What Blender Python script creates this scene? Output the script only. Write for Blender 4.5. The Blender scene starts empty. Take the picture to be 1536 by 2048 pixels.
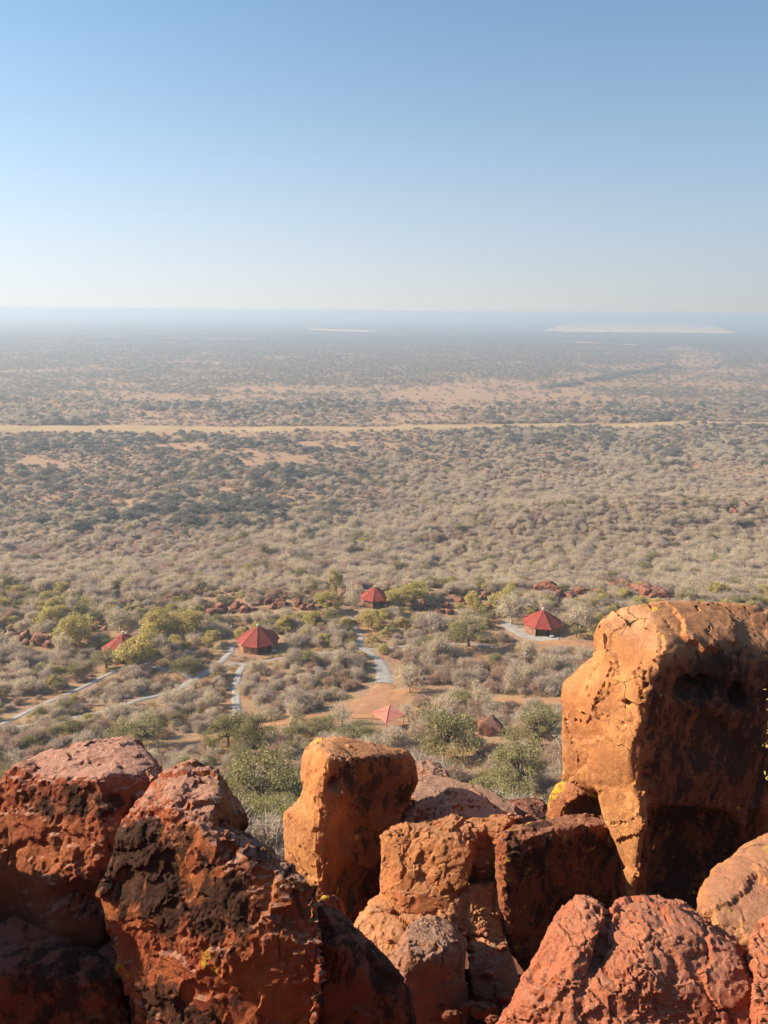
import bpy, bmesh, math, random
import numpy as np
from mathutils import Vector, Matrix

R = math.radians
scene = bpy.context.scene
C = scene.collection

# ------------------------------------------------------------------ camera, sky, sun, exposure
PITCH, ROLL, CAMZ = R(15.2), R(0.52), 112.0
F = 1479.0                                   # focal length in photo pixels (photo 1536 x 2048)
cp, sp, cr, sr = math.cos(PITCH), math.sin(PITCH), math.cos(ROLL), math.sin(ROLL)
r0, u0, f0 = np.array([1., 0, 0]), np.array([0, sp, cp]), np.array([0, cp, -sp])
cam_r, cam_u, cam_f = r0 * cr + u0 * sr, u0 * cr - r0 * sr, f0
cam_data = bpy.data.cameras.new('camera')
cam = bpy.data.objects.new('camera', cam_data); C.objects.link(cam)
cam_data.sensor_fit = 'VERTICAL'; cam_data.sensor_height = 36.0; cam_data.lens = F / 2048 * 36
cam_data.clip_start = 0.05; cam_data.clip_end = 300000
cam.matrix_world = Matrix(((cam_r[0], cam_u[0], -cam_f[0], 0), (cam_r[1], cam_u[1], -cam_f[1], 0),
                           (cam_r[2], cam_u[2], -cam_f[2], CAMZ), (0, 0, 0, 1)))
scene.camera = cam

SUN_AZ, SUN_EL = R(82), R(29)                # azimuth: to the left of the view direction (+Y)
sun_dir = Vector((-math.sin(SUN_AZ) * math.cos(SUN_EL), math.cos(SUN_AZ) * math.cos(SUN_EL), math.sin(SUN_EL)))
world = bpy.data.worlds.new('World'); scene.world = world; world.use_nodes = True
wn, wl = world.node_tree.nodes, world.node_tree.links
sky = wn.new('ShaderNodeTexSky'); sky.sky_type = 'NISHITA'; sky.sun_disc = False
sky.sun_elevation = SUN_EL; sky.sun_rotation = -SUN_AZ
sky.altitude = 1500; sky.air_density = 1.0; sky.dust_density = 1.2; sky.ozone_density = 3.0
HAZE_SUN, HAZE_BASE, HAZE_COL, HAZE_FALL = 2.3, 3.75, (1.0, 0.975, 0.935), 8.0
def wmath(op, x, y=None, vec=False):
    n = wn.new('ShaderNodeVectorMath' if vec else 'ShaderNodeMath'); n.operation = op
    for i, q in enumerate((x, y)):
        if q is None: continue
        if hasattr(q, 'links'): wl.new(q, n.inputs[i])
        else: n.inputs[i].default_value = q
    return n.outputs['Value'] if (vec and op == 'DOT_PRODUCT') or not vec else n.outputs[0]
wco = wn.new('ShaderNodeTexCoord').outputs['Generated']
wsep = wn.new('ShaderNodeSeparateXYZ'); wl.new(wco, wsep.inputs[0])
wz = wmath('MAXIMUM', wsep.outputs[2], 0.0)
wcomb = wn.new('ShaderNodeCombineXYZ'); wl.new(wsep.outputs[0], wcomb.inputs[0]); wl.new(wsep.outputs[1], wcomb.inputs[1])
wl.new(wmath('ADD', wmath('MULTIPLY', wz, 0.88), 0.115), wcomb.inputs[2]); wl.new(wcomb.outputs[0], sky.inputs[0])
# dusty air low over the plain: whitish, brighter towards the sun, thinning with height
wsun = wmath('DOT_PRODUCT', wco, (sun_dir.x, sun_dir.y, 0.0), True)
wb = wmath('ADD', wmath('MULTIPLY', wsun, HAZE_SUN), HAZE_BASE)
whz = wn.new('ShaderNodeMix'); whz.data_type = 'RGBA'; whz.blend_type = 'MULTIPLY'; whz.inputs[0].default_value = 1.0
wl.new(wb, whz.inputs[6]); whz.inputs[7].default_value = (*HAZE_COL, 1)
wfac = wmath('MULTIPLY', wmath('EXPONENT', wmath('MULTIPLY', wmath('POWER', wz, 1.25), -HAZE_FALL)), 0.93)
wtint = wn.new('ShaderNodeMix'); wtint.data_type = 'RGBA'; wtint.blend_type = 'MULTIPLY'; wtint.inputs[0].default_value = 1.0; wl.new(sky.outputs[0], wtint.inputs[6]); wtint.inputs[7].default_value = (0.93, 1.15, 1.06, 1)
wmix = wn.new('ShaderNodeMix'); wmix.data_type = 'RGBA'; wl.new(wfac, wmix.inputs[0]); wl.new(wtint.outputs[2], wmix.inputs[6]); wl.new(whz.outputs[2], wmix.inputs[7])
wl.new(wmix.outputs[2], wn['Background'].inputs[0]); wn['Background'].inputs[1].default_value = 0.087
sun_data = bpy.data.lights.new('sun', 'SUN'); sun_data.energy = 5.0; sun_data.angle = R(0.5); sun_data.color = (1.0, 0.84, 0.64)
sun = bpy.data.objects.new('sun', sun_data); C.objects.link(sun)
sun.rotation_euler = sun_dir.to_track_quat('Z', 'Y').to_euler(); sun.location = (-40, 0, 160)

scene.view_settings.view_transform = 'Standard'; scene.view_settings.look = 'None'
scene.view_settings.gamma = 1.0; scene.view_settings.use_curve_mapping = False
scene.view_settings.exposure = 1.12
scene.cycles.max_bounces = 6; scene.cycles.diffuse_bounces = 3; scene.cycles.transparent_max_bounces = 4
scene.cycles.volume_bounces = 0; scene.cycles.use_denoising = True

# ------------------------------------------------------------------ helpers: noise, projection, meshes
_rs = np.random.RandomState(7)
_perm = np.concatenate([_rs.permutation(256)] * 3)
_grad = _rs.normal(size=(256, 3)); _grad /= np.linalg.norm(_grad, axis=1)[:, None]
_rnd = _rs.rand(256, 6)

def pnoise(P):
    P = np.asarray(P, float); I = np.floor(P).astype(np.int64); f = P - I; I &= 255
    w = f * f * f * (f * (f * 6 - 15) + 10)
    out = np.zeros(len(P))
    for dx in (0, 1):
        wx = w[:, 0] if dx else 1 - w[:, 0]; a = _perm[I[:, 0] + dx]
        for dy in (0, 1):
            wy = w[:, 1] if dy else 1 - w[:, 1]; b = _perm[a + I[:, 1] + dy]
            for dz in (0, 1):
                wz = w[:, 2] if dz else 1 - w[:, 2]
                g = _grad[_perm[b + I[:, 2] + dz]]
                out += wx * wy * wz * (g[:, 0] * (f[:, 0] - dx) + g[:, 1] * (f[:, 1] - dy) + g[:, 2] * (f[:, 2] - dz))
    return out * 1.6

def fbm(P, octs, gain=0.5):
    s, a = np.zeros(len(P)), 1.0
    for k in range(octs):
        s += a * pnoise(P * 2.03 ** k + 17.3 * k); a *= gain
    return s

def noise2(x, y, scale, seed=0.0, octs=1):
    return fbm(np.stack([x / scale + seed, y / scale - seed * 1.7, np.full(np.shape(x), seed * 0.37 + 0.5)], 1), octs)

def voronoi(P):
    I = np.floor(P).astype(np.int64); f = P - I
    d1 = np.full(len(P), 9.0); d2 = np.full(len(P), 9.0); hid = np.zeros(len(P), np.int64); cv = np.zeros_like(P)
    for dx in (-1, 0, 1):
        for dy in (-1, 0, 1):
            for dz in (-1, 0, 1):
                h = _perm[_perm[_perm[(I[:, 0] + dx) & 255] + ((I[:, 1] + dy) & 255)] + ((I[:, 2] + dz) & 255)]
                v = np.stack([dx + _rnd[h, 0] - f[:, 0], dy + _rnd[h, 1] - f[:, 1], dz + _rnd[h, 2] - f[:, 2]], 1)
                d = np.sqrt((v * v).sum(1)); near = d < d1
                d2 = np.where(near, d1, np.minimum(d2, d))
                hid = np.where(near, h, hid); cv[near] = v[near]; d1 = np.where(near, d, d1)
    return d1, d2, hid, cv

def ray(u, v):
    u = np.asarray(u, float); v = np.asarray(v, float)
    return cam_f + ((u - 768) / F)[..., None] * cam_r - ((v - 1024) / F)[..., None] * cam_u

def at_y(u, v, Y):                            # the point on the sight line of a photo pixel at ground distance Y
    d = ray(u, v); return d * (Y / d[..., 1])[..., None] + np.array([0, 0, CAMZ])

def project(P):
    Q = np.asarray(P, float) - np.array([0, 0, CAMZ])
    z = Q @ cam_f; zz = np.where(z > 0.1, z, 0.1)
    return 768 + F * (Q @ cam_r) / zz, 1024 - F * (Q @ cam_u) / zz, z

def mesh_from(name, V, faces, mat=None, smooth=True):
    me = bpy.data.meshes.new(name)
    V = np.asarray(V, np.float32)
    if isinstance(faces, np.ndarray):
        n, k = faces.shape
        me.vertices.add(len(V)); me.vertices.foreach_set('co', V.ravel())
        me.loops.add(n * k); me.loops.foreach_set('vertex_index', faces.astype(np.int32).ravel())
        me.polygons.add(n); me.polygons.foreach_set('loop_start', np.arange(0, n * k, k, dtype=np.int32))
        me.update(calc_edges=True)
    else:
        me.from_pydata(V.tolist(), [], faces)
    if smooth:
        me.polygons.foreach_set('use_smooth', np.ones(len(me.polygons), bool))
    me.validate()
    if mat: me.materials.append(mat)
    return me

def link(name, me, parent=None, loc=None):
    o = bpy.data.objects.new(name, me); C.objects.link(o)
    if parent: o.parent = parent
    if loc is not None: o.location = loc
    return o

def tag(o, label=None, cat=None, group=None, kind=None):
    if label: o['label'] = label
    if cat: o['category'] = cat
    if group: o['group'] = group
    if kind: o['kind'] = kind
    return o

def empty(name, loc, rz=0.0):
    o = bpy.data.objects.new(name, None); C.objects.link(o); o.location = loc; o.rotation_euler = (0, 0, rz); return o

class MB:                                     # collects boxes, tubes, polygons into one mesh
    def __init__(s): s.v, s.f = [], []
    def add(s, V, Fc):
        n = len(s.v); s.v += [tuple(p) for p in V]; s.f += [tuple(i + n for i in q) for q in Fc]
    def box(s, x0, x1, y0, y1, z0, z1, M=None):
        V = [(x, y, z) for z in (z0, z1) for y in (y0, y1) for x in (x0, x1)]
        if M is not None: V = [tuple(M @ Vector(p)) for p in V]
        s.add(V, [(0, 2, 3, 1), (4, 5, 7, 6), (0, 1, 5, 4), (2, 6, 7, 3), (0, 4, 6, 2), (1, 3, 7, 5)])
    def tube(s, pts, rad, n=6):
        pts = [Vector(p) for p in pts]; V = []; Fc = []
        for i, p in enumerate(pts):
            t = (pts[min(i + 1, len(pts) - 1)] - pts[max(i - 1, 0)]).normalized()
            a = t.orthogonal().normalized(); b = t.cross(a)
            for k in range(n):
                q = 2 * math.pi * k / n; V.append(p + (a * math.cos(q) + b * math.sin(q)) * rad[i])
        for i in range(len(pts) - 1):
            for k in range(n):
                Fc.append((i * n + k, i * n + (k + 1) % n, (i + 1) * n + (k + 1) % n, (i + 1) * n + k))
        Fc.append(tuple(range(n - 1, -1, -1))); Fc.append(tuple((len(pts) - 1) * n + k for k in range(n)))
        s.add(V, Fc)
    def prism(s, poly, z0, z1):
        n = len(poly); V = [(x, y, z0) for x, y in poly] + [(x, y, z1) for x, y in poly]
        s.add(V, [tuple(range(n - 1, -1, -1)), tuple(range(n, 2 * n))] + [(k, (k + 1) % n, n + (k + 1) % n, n + k) for k in range(n)])
    def slab(s, poly3, th):                   # polygon in space thickened downwards
        n = len(poly3); V = [tuple(p) for p in poly3] + [(p[0], p[1], p[2] - th) for p in poly3]
        s.add(V, [tuple(range(n)), tuple(range(2 * n - 1, n - 1, -1))] + [(k, n + k, n + (k + 1) % n, (k + 1) % n) for k in range(n)])
    def mesh(s, name, mat, smooth=False): return mesh_from(name, s.v, s.f, mat, smooth)

# ------------------------------------------------------------------ materials
class NT:
    def __init__(s, name):
        s.m = bpy.data.materials.new(name); s.m.use_nodes = True; s.t = s.m.node_tree; s.t.nodes.clear()
        s.out = s.t.nodes.new('ShaderNodeOutputMaterial')
    def n(s, typ, **kw):
        o = s.t.nodes.new('ShaderNode' + typ)
        for k, v in kw.items():
            if k.startswith('i_'): s.set(o.inputs[k[2:].replace('_', ' ')], v)
            else: setattr(o, k, v)
        return o
    def set(s, inp, v):
        if hasattr(v, 'links') or hasattr(v, 'is_output'): s.t.links.new(v, inp)
        else:
            if inp.type == 'RGBA' and len(v) == 3: v = (*v, 1)
            inp.default_value = v
    def noise(s, vec, scale, detail=4, rough=0.55, dist=0.0):
        o = s.n('TexNoise', i_Scale=scale, i_Detail=detail, i_Roughness=rough, i_Distortion=dist)
        if vec is not None: s.t.links.new(vec, o.inputs['Vector'])
        return o.outputs['Fac']
    def ramp(s, fac, lo, hi):
        o = s.n('MapRange', interpolation_type='SMOOTHSTEP'); s.set(o.inputs[0], fac)
        o.inputs[1].default_value = lo; o.inputs[2].default_value = hi; return o.outputs[0]
    def mix(s, fac, a, b, typ='MIX'):
        o = s.n('Mix', data_type='RGBA', blend_type=typ); s.set(o.inputs[0], fac); s.set(o.inputs[6], a); s.set(o.inputs[7], b); return o.outputs[2]
    def math(s, op, a, b=0.0):
        o = s.n('Math', operation=op); s.set(o.inputs[0], a); s.set(o.inputs[1], b); return o.outputs[0]
    def mapping(s, vec, scale):
        o = s.n('Mapping'); s.t.links.new(vec, o.inputs[0]); o.inputs[3].default_value = scale; return o.outputs[0]
    def bsdf(s, col, rough=0.9, normal=None, spec=0.25):
        b = s.n('BsdfPrincipled'); s.set(b.inputs['Base Color'], col); s.set(b.inputs['Roughness'], rough)
        b.inputs['Specular IOR Level'].default_value = spec
        if normal is not None: s.t.links.new(normal, b.inputs['Normal'])
        return b.outputs[0]
    def bump(s, h, strength, dist, prev=None):
        o = s.n('Bump'); s.set(o.inputs['Strength'], strength); o.inputs['Distance'].default_value = dist; s.set(o.inputs['Height'], h)
        if prev is not None: s.t.links.new(prev, o.inputs['Normal'])
        return o.outputs[0]
    def done(s, sh): s.t.links.new(sh, s.out.inputs[0]); return s.m

def rock_material(name, clean=(0.52, 0.215, 0.085), red=(0.36, 0.105, 0.05), top=(0.47, 0.24, 0.16), varnish=0.5, lichen=0.0,
                  top_amt=0.6, fine=1.0, streak=0.55, grain=1.0, grit=1.0, film=0.0):
    t = NT(name); co = t.n('TexCoord').outputs['Object']
    a = t.noise(co, 1.3 * fine, 6, 0.6, 0.6)
    col = t.mix(t.ramp(a, 0.35, 0.66), red, clean)
    b = t.noise(co, 6.0 * fine, 8, 0.65)
    col = t.mix(t.ramp(b, 0.3, 0.7), t.mix(0.3, col, (0.22, 0.08, 0.045)), col)
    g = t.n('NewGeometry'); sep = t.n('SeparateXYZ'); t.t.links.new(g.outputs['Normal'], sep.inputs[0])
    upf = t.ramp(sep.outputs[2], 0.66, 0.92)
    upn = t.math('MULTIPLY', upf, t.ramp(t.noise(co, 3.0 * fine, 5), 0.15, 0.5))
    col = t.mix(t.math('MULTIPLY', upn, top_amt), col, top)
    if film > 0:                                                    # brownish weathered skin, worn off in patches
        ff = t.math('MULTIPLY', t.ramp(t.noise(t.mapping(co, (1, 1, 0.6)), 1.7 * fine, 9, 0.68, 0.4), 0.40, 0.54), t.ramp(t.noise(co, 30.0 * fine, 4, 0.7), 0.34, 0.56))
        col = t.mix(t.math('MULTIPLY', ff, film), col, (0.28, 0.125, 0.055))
    wn_ = t.n('TexNoise', i_Scale=2.2 * fine, i_Detail=4.0); t.t.links.new(co, wn_.inputs['Vector'])
    wv = t.n('VectorMath', operation='MULTIPLY_ADD'); t.t.links.new(wn_.outputs['Color'], wv.inputs[0]); wv.inputs[1].default_value = (0.42 / fine,) * 3; t.t.links.new(co, wv.inputs[2])
    ck = t.n('TexVoronoi', feature='DISTANCE_TO_EDGE', i_Scale=1.25 * fine); t.t.links.new(wv.outputs[0], ck.inputs['Vector'])
    cm = t.ramp(t.noise(co, 1.3 * fine, 3), 0.53, 0.62)
    crk = t.math('MULTIPLY', t.math('SUBTRACT', 1.0, t.ramp(ck.outputs['Distance'], 0.002, 0.011)), cm)
    col = t.mix(t.math('MULTIPLY', crk, 0.7), col, (0.05, 0.02, 0.013))
    vco = t.mapping(co, (1, 1, streak))
    v1 = t.noise(vco, 2.0 * fine, 9, 0.72, 0.9)
    v2 = t.noise(vco, 11.0 * fine, 6, 0.7)
    vsum = t.math('ADD', t.math('MULTIPLY', v1, 0.72), t.math('MULTIPLY', v2, 0.28))
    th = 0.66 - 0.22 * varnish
    at = t.n('Attribute', attribute_name='stain_shade').outputs['Fac']
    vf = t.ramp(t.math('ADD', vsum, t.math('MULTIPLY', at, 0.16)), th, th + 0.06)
    col = t.mix(t.math('MULTIPLY', t.math('MAXIMUM', at, 0.0), t.math('MULTIPLY', t.ramp(v2, 0.15, 0.5), 0.85)), col, (0.14, 0.05, 0.027))  # varnish film, with shade of the fronts painted in by the same mask
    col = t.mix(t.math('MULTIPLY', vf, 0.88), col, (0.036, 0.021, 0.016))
    s1 = t.noise(co, 38.0 * fine, 4, 0.7)
    s2 = t.noise(co, 9.0 * fine, 8, 0.75, 0.5)
    col = t.mix(t.math('MULTIPLY', t.ramp(s2, 0.52, 0.70), 0.38), col, (0.20, 0.085, 0.05))
    col = t.mix(t.math('MULTIPLY', t.ramp(s1, 0.54, 0.72), 0.42), col, (0.14, 0.075, 0.05))
    col = t.mix(t.math('MULTIPLY', t.ramp(t.noise(co, 17.0 * fine, 5, 0.7), 0.62, 0.72), 0.35), col, (0.42, 0.30, 0.20))
    if lichen > 0:
        l = t.math('MULTIPLY', t.ramp(t.noise(co, 3.1, 4, 0.5), 0.68 - lichen * 0.2, 0.75 - lichen * 0.2), t.ramp(t.noise(co, 22.0, 4, 0.6), 0.42, 0.55))
        col = t.mix(l, col, (0.62, 0.46, 0.03))
    ckb = t.math('MULTIPLY', crk, -1.0)
    h1 = t.noise(co, 14.0 * fine, 8, 0.72); h2 = t.noise(co, 60.0 * fine, 4, 0.7)
    h0 = t.noise(co, 5.0 * fine, 9, 0.72, 0.3)
    nb = t.bump(ckb, 0.9, 0.03 / fine)
    nb = t.bump(h0, 0.5 * grain, 0.10 / fine, nb)
    rg = t.n('TexNoise', noise_type='RIDGED_MULTIFRACTAL', i_Scale=4.5 * fine, i_Detail=7.0, i_Roughness=0.6, i_Distortion=0.25); t.t.links.new(co, rg.inputs['Vector'])
    nb = t.bump(t.math('MULTIPLY', rg.outputs['Fac'], -1.0), 0.6 * grain, 0.018 / fine, nb)
    fr = t.n('TexVoronoi', feature='F1', i_Scale=5.5 * fine, i_Detail=2.0, i_Roughness=0.6); t.t.links.new(t.mapping(co, (1, 1, 1.5)), fr.inputs['Vector'])
    fs = t.n('SeparateColor'); t.t.links.new(fr.outputs['Color'], fs.inputs[0])
    nb = t.bump(fs.outputs[0], 0.55 * grain, 0.012 / fine, nb)
    nb = t.bump(h1, 0.85 * grain, 0.10 / fine, nb)
    nb = t.bump(h2, 0.7 * grain * grit, 0.025 / fine, nb)
    vr = t.n('TexVoronoi', i_Scale=26.0 * fine); t.t.links.new(co, vr.inputs['Vector'])
    nb = t.bump(t.ramp(vr.outputs['Distance'], 0.0, 0.8), 0.2 * grain, 0.012 / fine, nb)
    return t.done(t.bsdf(col, 0.92, nb, 0.15))

def veg_material(name, c1, c2, trans=0.0, c3=None):
    t = NT(name); oi = t.n('ObjectInfo'); rnd = oi.outputs['Random']
    geo = t.n('NewGeometry')
    col = t.mix(rnd, c1, c2)
    pos = t.n('TexCoord').outputs['Object']
    col = t.mix(t.ramp(t.noise(pos, 0.9, 2), 0.35, 0.7), col, c3 if c3 else t.mix(0.35, col, c1))
    var = t.math('ADD', 0.72, t.math('MULTIPLY', geo.outputs['Random Per Island'], 0.56))
    hsv = t.n('HueSaturation'); t.set(hsv.inputs['Value'], var); t.set(hsv.inputs['Color'], col)
    col = hsv.outputs[0]
    sh = t.bsdf(col, 0.85, None, 0.15)
    if trans > 0:
        tr = t.n('BsdfTranslucent'); t.set(tr.inputs[0], col); mx = t.n('MixShader'); mx.inputs[0].default_value = trans
        t.t.links.new(sh, mx.inputs[1]); t.t.links.new(tr.outputs[0], mx.inputs[2]); sh = mx.outputs[0]
    return t.done(sh)

def flat_material(name, c, c2=None, rough=0.8, scale=3.0, bump=0.3, spec=0.3, bscale=20.0, bdist=0.02):
    t = NT(name); co = t.n('TexCoord').outputs['Object']
    col = t.mix(t.ramp(t.noise(co, scale, 6, 0.6), 0.3, 0.7), c, c2 or c)
    return t.done(t.bsdf(col, rough, t.bump(t.noise(co, bscale, 5), bump, bdist), spec))

M_GREY = veg_material('grey_twigs', (0.52, 0.43, 0.36), (0.44, 0.355, 0.295), 0.45, (0.50, 0.40, 0.29))
M_BROWN = veg_material('brown_twigs', (0.48, 0.335, 0.255), (0.40, 0.30, 0.245), 0.45, (0.47, 0.30, 0.19))
M_PALE = veg_material('pale_twigs', (0.63, 0.52, 0.385), (0.55, 0.46, 0.365), 0.45, (0.60, 0.49, 0.32))
M_OLIVE = veg_material('olive_leaves', (0.27, 0.255, 0.095), (0.31, 0.27, 0.13), 0.3, (0.34, 0.295, 0.14))
M_YELLOW = veg_material('yellow_leaves', (0.54, 0.45, 0.15), (0.42, 0.39, 0.14), 0.4, (0.56, 0.44, 0.17))
M_DARKGREEN = veg_material('dark_leaves', (0.215, 0.195, 0.155), (0.245, 0.22, 0.18), 0.35)
M_GRASS = veg_material('dry_grass', (0.46, 0.34, 0.15), (0.34, 0.24, 0.12), 0.2)
M_BARK = flat_material('dark_bark', (0.07, 0.05, 0.04), (0.11, 0.085, 0.07), 0.95)
M_PALEBARK = flat_material('pale_bark', (0.50, 0.44, 0.32), (0.36, 0.31, 0.24), 0.9)
M_GREYBARK = flat_material('grey_bark', (0.15, 0.12, 0.10), (0.22, 0.18, 0.15), 0.95)

# ------------------------------------------------------------------ terrain
_prof = [(-1e5, 1.7), (0.8, 1.7), (2, 3.7), (4, 5.7), (7, 8.8), (10, 11.2), (14, 14.8), (20, 19.6), (30, 27), (40, 34), (55, 43.5), (66, 50),
         (90, 60), (112, 67.5), (130, 71.5), (150, 74.5), (175, 76), (200, 78), (230, 86), (280, 95.5), (350, 103.5), (450, 109), (600, 112), (1e6, 112)]
_gy = np.concatenate([np.linspace(-20, 20, 400, endpoint=False), np.geomspace(20, 900, 900)])
_gz = np.interp(_gy, [p[0] for p in _prof], [p[1] for p in _prof])
for _ in range(2):
    _pad = np.pad(_gz, 14, mode='edge'); _s = np.convolve(_pad, np.ones(29) / 29, 'valid'); _gz = np.where(_gy > 22, _s, _gz)

def terrain(x, y):
    x = np.asarray(x, float); y = np.asarray(y, float); sh = x.shape; x = x.ravel(); y = y.ravel()
    far = np.clip((y - 25) / 60, 0, 1)
    yy = y + far * (7 * noise2(x, y, 70, 3.1) + 2.5 * noise2(x, y, 22, 5.2))
    z = CAMZ - np.interp(yy, _gy, _gz)
    r = np.hypot(x, y)
    nz = far * np.clip(1.6 - r / 1500, 0.0, 1.0)
    z = z + nz * (0.7 * noise2(x, y, 26, 1.3) + 0.28 * noise2(x, y, 9, 2.2))
    mid = np.clip((y - 210) / 80, 0, 1) * np.clip((1500 - r) / 700, 0, 1)
    z = z + mid * 3.0 * noise2(x, y, 120, 8.4)
    z = z + 13.0 * np.exp(-((y - 335 - 0.15 * x) / 38) ** 2) / (1 + np.exp(-(x - 30) / 28.))        # low stony spur
    z = z - 5.0 * np.exp(-((y - 300) / 60) ** 2) / (1 + np.exp((x + 70) / 22.)) * np.clip((y - 210) / 60, 0, 1)
    z = z + 1.6 * np.exp(-((y - 196 - 3 * np.sin(x / 17)) / 9) ** 2)                                # crest behind the huts
    return z.reshape(sh)

_T = np.geomspace(22, 60000, 2600)
def ground_at(u, v):
    d = ray(np.float64(u), np.float64(v)); d = d / d[1]
    z = CAMZ + d[2] * _T; h = terrain(d[0] * _T, _T); k = np.argmax(z < h)
    if not (z < h).any(): k = len(_T) - 1
    a, b = _T[max(k - 1, 0)], _T[k]
    for _ in range(14):
        m = 0.5 * (a + b)
        if CAMZ + d[2] * m < terrain(np.array([d[0] * m]), np.array([m]))[0]: b = m
        else: a = m
    return np.array([d[0] * b, b, terrain(np.array([d[0] * b]), np.array([b]))[0]])

# bare or thinly grown places: photo position and half sizes, strength
BARE = [(1050, 790, 140, 9, .8), (1200, 835, 200, 6, .5), (950, 800, 160, 14, .7), (1180, 760, 110, 8, .6), (1250, 800, 160, 8, .6), (700, 776, 130, 6, .7), (560, 796, 110, 6, .6), (200, 786, 130, 5, .6), (1450, 745, 90, 10, .6), (900, 815, 130, 8, .7), (760, 845, 130, 6, .8), (1300, 770, 120, 7, .5), (1150, 815, 90, 6, .6), (420, 845, 200, 5, .6),
        (360, 893, 75, 9, 1.0), (85, 926, 75, 13, .9), (545, 922, 85, 17, 1.0), (470, 905, 60, 8, .9), (885, 788, 110, 17, 1.0), (830, 835, 90, 11, .9),
        (985, 770, 110, 11, .8), (1080, 775, 110, 16, .5), (600, 778, 190, 7, .75), (330, 800, 130, 7, .7), (1400, 716, 50, 18, .75), (1280, 735, 60, 10, .7), (1365, 697, 40, 6, .8),
        (250, 1010, 55, 15, .8), (470, 985, 75, 11, .55), (650, 890, 90, 9, .8), (770, 893, 60, 9, .8), (300, 825, 190, 9, .7), (600, 835, 120, 8, .55), (505, 952, 35, 8, .8),
        (1020, 830, 100, 7, .6), (210, 1025, 30, 8, .8), (400, 868, 420, 7, .7), (60, 805, 120, 8, .6), (700, 800, 90, 10, .55), (880, 1090, 60, 14, .4), (820, 1140, 70, 12, .4),
        (640, 1300, 120, 10, .25), (940, 1340, 90, 20, .35), (870, 1330, 60, 10, .5), (830, 1425, 45, 14, .7), (900, 1545, 70, 20, .5), (1060, 1625, 60, 30, .5), (400, 1300, 80, 12, .2)]
def bareness(u, v):
    b = np.zeros(np.shape(u))
    for (a, c, ru, rv, s) in BARE:
        q = ((u - a) / ru) ** 2 + ((v - c) / rv) ** 2
        b = np.maximum(b, s * np.clip(1.5 - q, 0, 1) / 1.0 * (q < 1.5))
    return np.clip(b, 0, 1)

def build_ground():
    rad = np.concatenate([np.arange(0.4, 30, 0.6), np.arange(30, 260, 1.15), np.geomspace(260, 130000, 330)])
    ang = np.concatenate([np.linspace(-180, -44, 40, endpoint=False), np.linspace(-44, 44, 330, endpoint=False), np.linspace(44, 180, 40, endpoint=False)])
    A, Rr = np.meshgrid(np.radians(ang), rad)
    x, y = Rr * np.sin(A), Rr * np.cos(A)
    z = terrain(x, y); V = np.stack([x, y, z], -1).reshape(-1, 3)
    n, m = A.shape
    i, j = np.meshgrid(np.arange(n - 1), np.arange(m), indexing='ij'); j2 = (j + 1) % m
    Fq = np.stack([i * m + j, i * m + j2, (i + 1) * m + j2, (i + 1) * m + j], -1).reshape(-1, 4)[:, ::-1]
    t = NT('ground_soil'); co = t.n('TexCoord').outputs['Object']
    a1 = t.n('Attribute', attribute_name='bare').outputs['Fac']; a2 = t.n('Attribute', attribute_name='far').outputs['Fac']
    soil = t.mix(t.ramp(t.noise(co, 0.09, 5, 0.6), 0.35, 0.65), (0.33, 0.145, 0.07), (0.40, 0.22, 0.12))
    straw = t.mix(t.noise(co, 0.5, 4), (0.40, 0.28, 0.13), (0.29, 0.19, 0.10))
    litter = t.mix(t.ramp(t.noise(co, 1.7, 5, 0.7), 0.35, 0.7), (0.27, 0.155, 0.105), (0.40, 0.25, 0.17))
    base = t.mix(t.ramp(t.noise(co, 0.22, 6, 0.65), 0.42, 0.6), litter, straw)
    base = t.mix(t.ramp(t.noise(co, 0.13, 5, 0.6, 0.5), 0.5, 0.66), base, soil)
    nb_ = t.math('ADD', a1, t.math('MULTIPLY', t.math('SUBTRACT', t.noise(co, 0.05, 7, 0.75), 0.5), t.math('MINIMUM', t.math('ADD', t.math('MULTIPLY', a1, 5.0), 0.2), 2.0)))
    bare = t.mix(t.noise(co, 0.03, 3), (0.36, 0.195, 0.11), (0.37, 0.245, 0.145))
    base = t.mix(t.ramp(nb_, 0.3, 0.75), base, bare)
    scrub = t.mix(t.ramp(t.noise(t.mapping(co, (0.035, 0.035, 0.035)), 1.0, 8, 0.75), 0.4, 0.62), (0.075, 0.066, 0.05), (0.17, 0.14, 0.10))
    scrub = t.mix(t.ramp(t.noise(t.mapping(co, (0.0011, 0.0011, 0.001)), 1.0, 6, 0.7), 0.56, 0.72), scrub, (0.27, 0.20, 0.13))
    scrub = t.mix(t.math('MULTIPLY', t.ramp(nb_, 0.3, 0.6), 0.85), scrub, bare)
    a3 = t.n('Attribute', attribute_name='near').outputs['Fac']
    base = t.mix(a3, base, t.mix(t.noise(co, 1.5, 6, 0.7), (0.10, 0.045, 0.03), (0.26, 0.09, 0.05)))
    col = t.mix(a2, base, scrub)
    nb = t.bump(t.noise(co, 2.2, 7, 0.7), 0.7, 0.25)
    me = mesh_from('ground', V, Fq, t.done(t.bsdf(col, 0.95, nb, 0.1)))
    u, v, d = project(V)
    b = np.where(d > 1, bareness(u, v), 0.0); r = np.hypot(V[:, 0], V[:, 1])
    me.attributes.new('bare', 'FLOAT', 'POINT').data.foreach_set('value', b.astype(np.float32))
    me.attributes.new('far', 'FLOAT', 'POINT').data.foreach_set('value', np.clip((r - 1600) / 2400, 0, 1).astype(np.float32))
    me.attributes.new('near', 'FLOAT', 'POINT').data.foreach_set('value', np.clip((26 - r) / 6, 0, 1).astype(np.float32))
    tag(link('ground', me), kind='structure')
build_ground()

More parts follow.
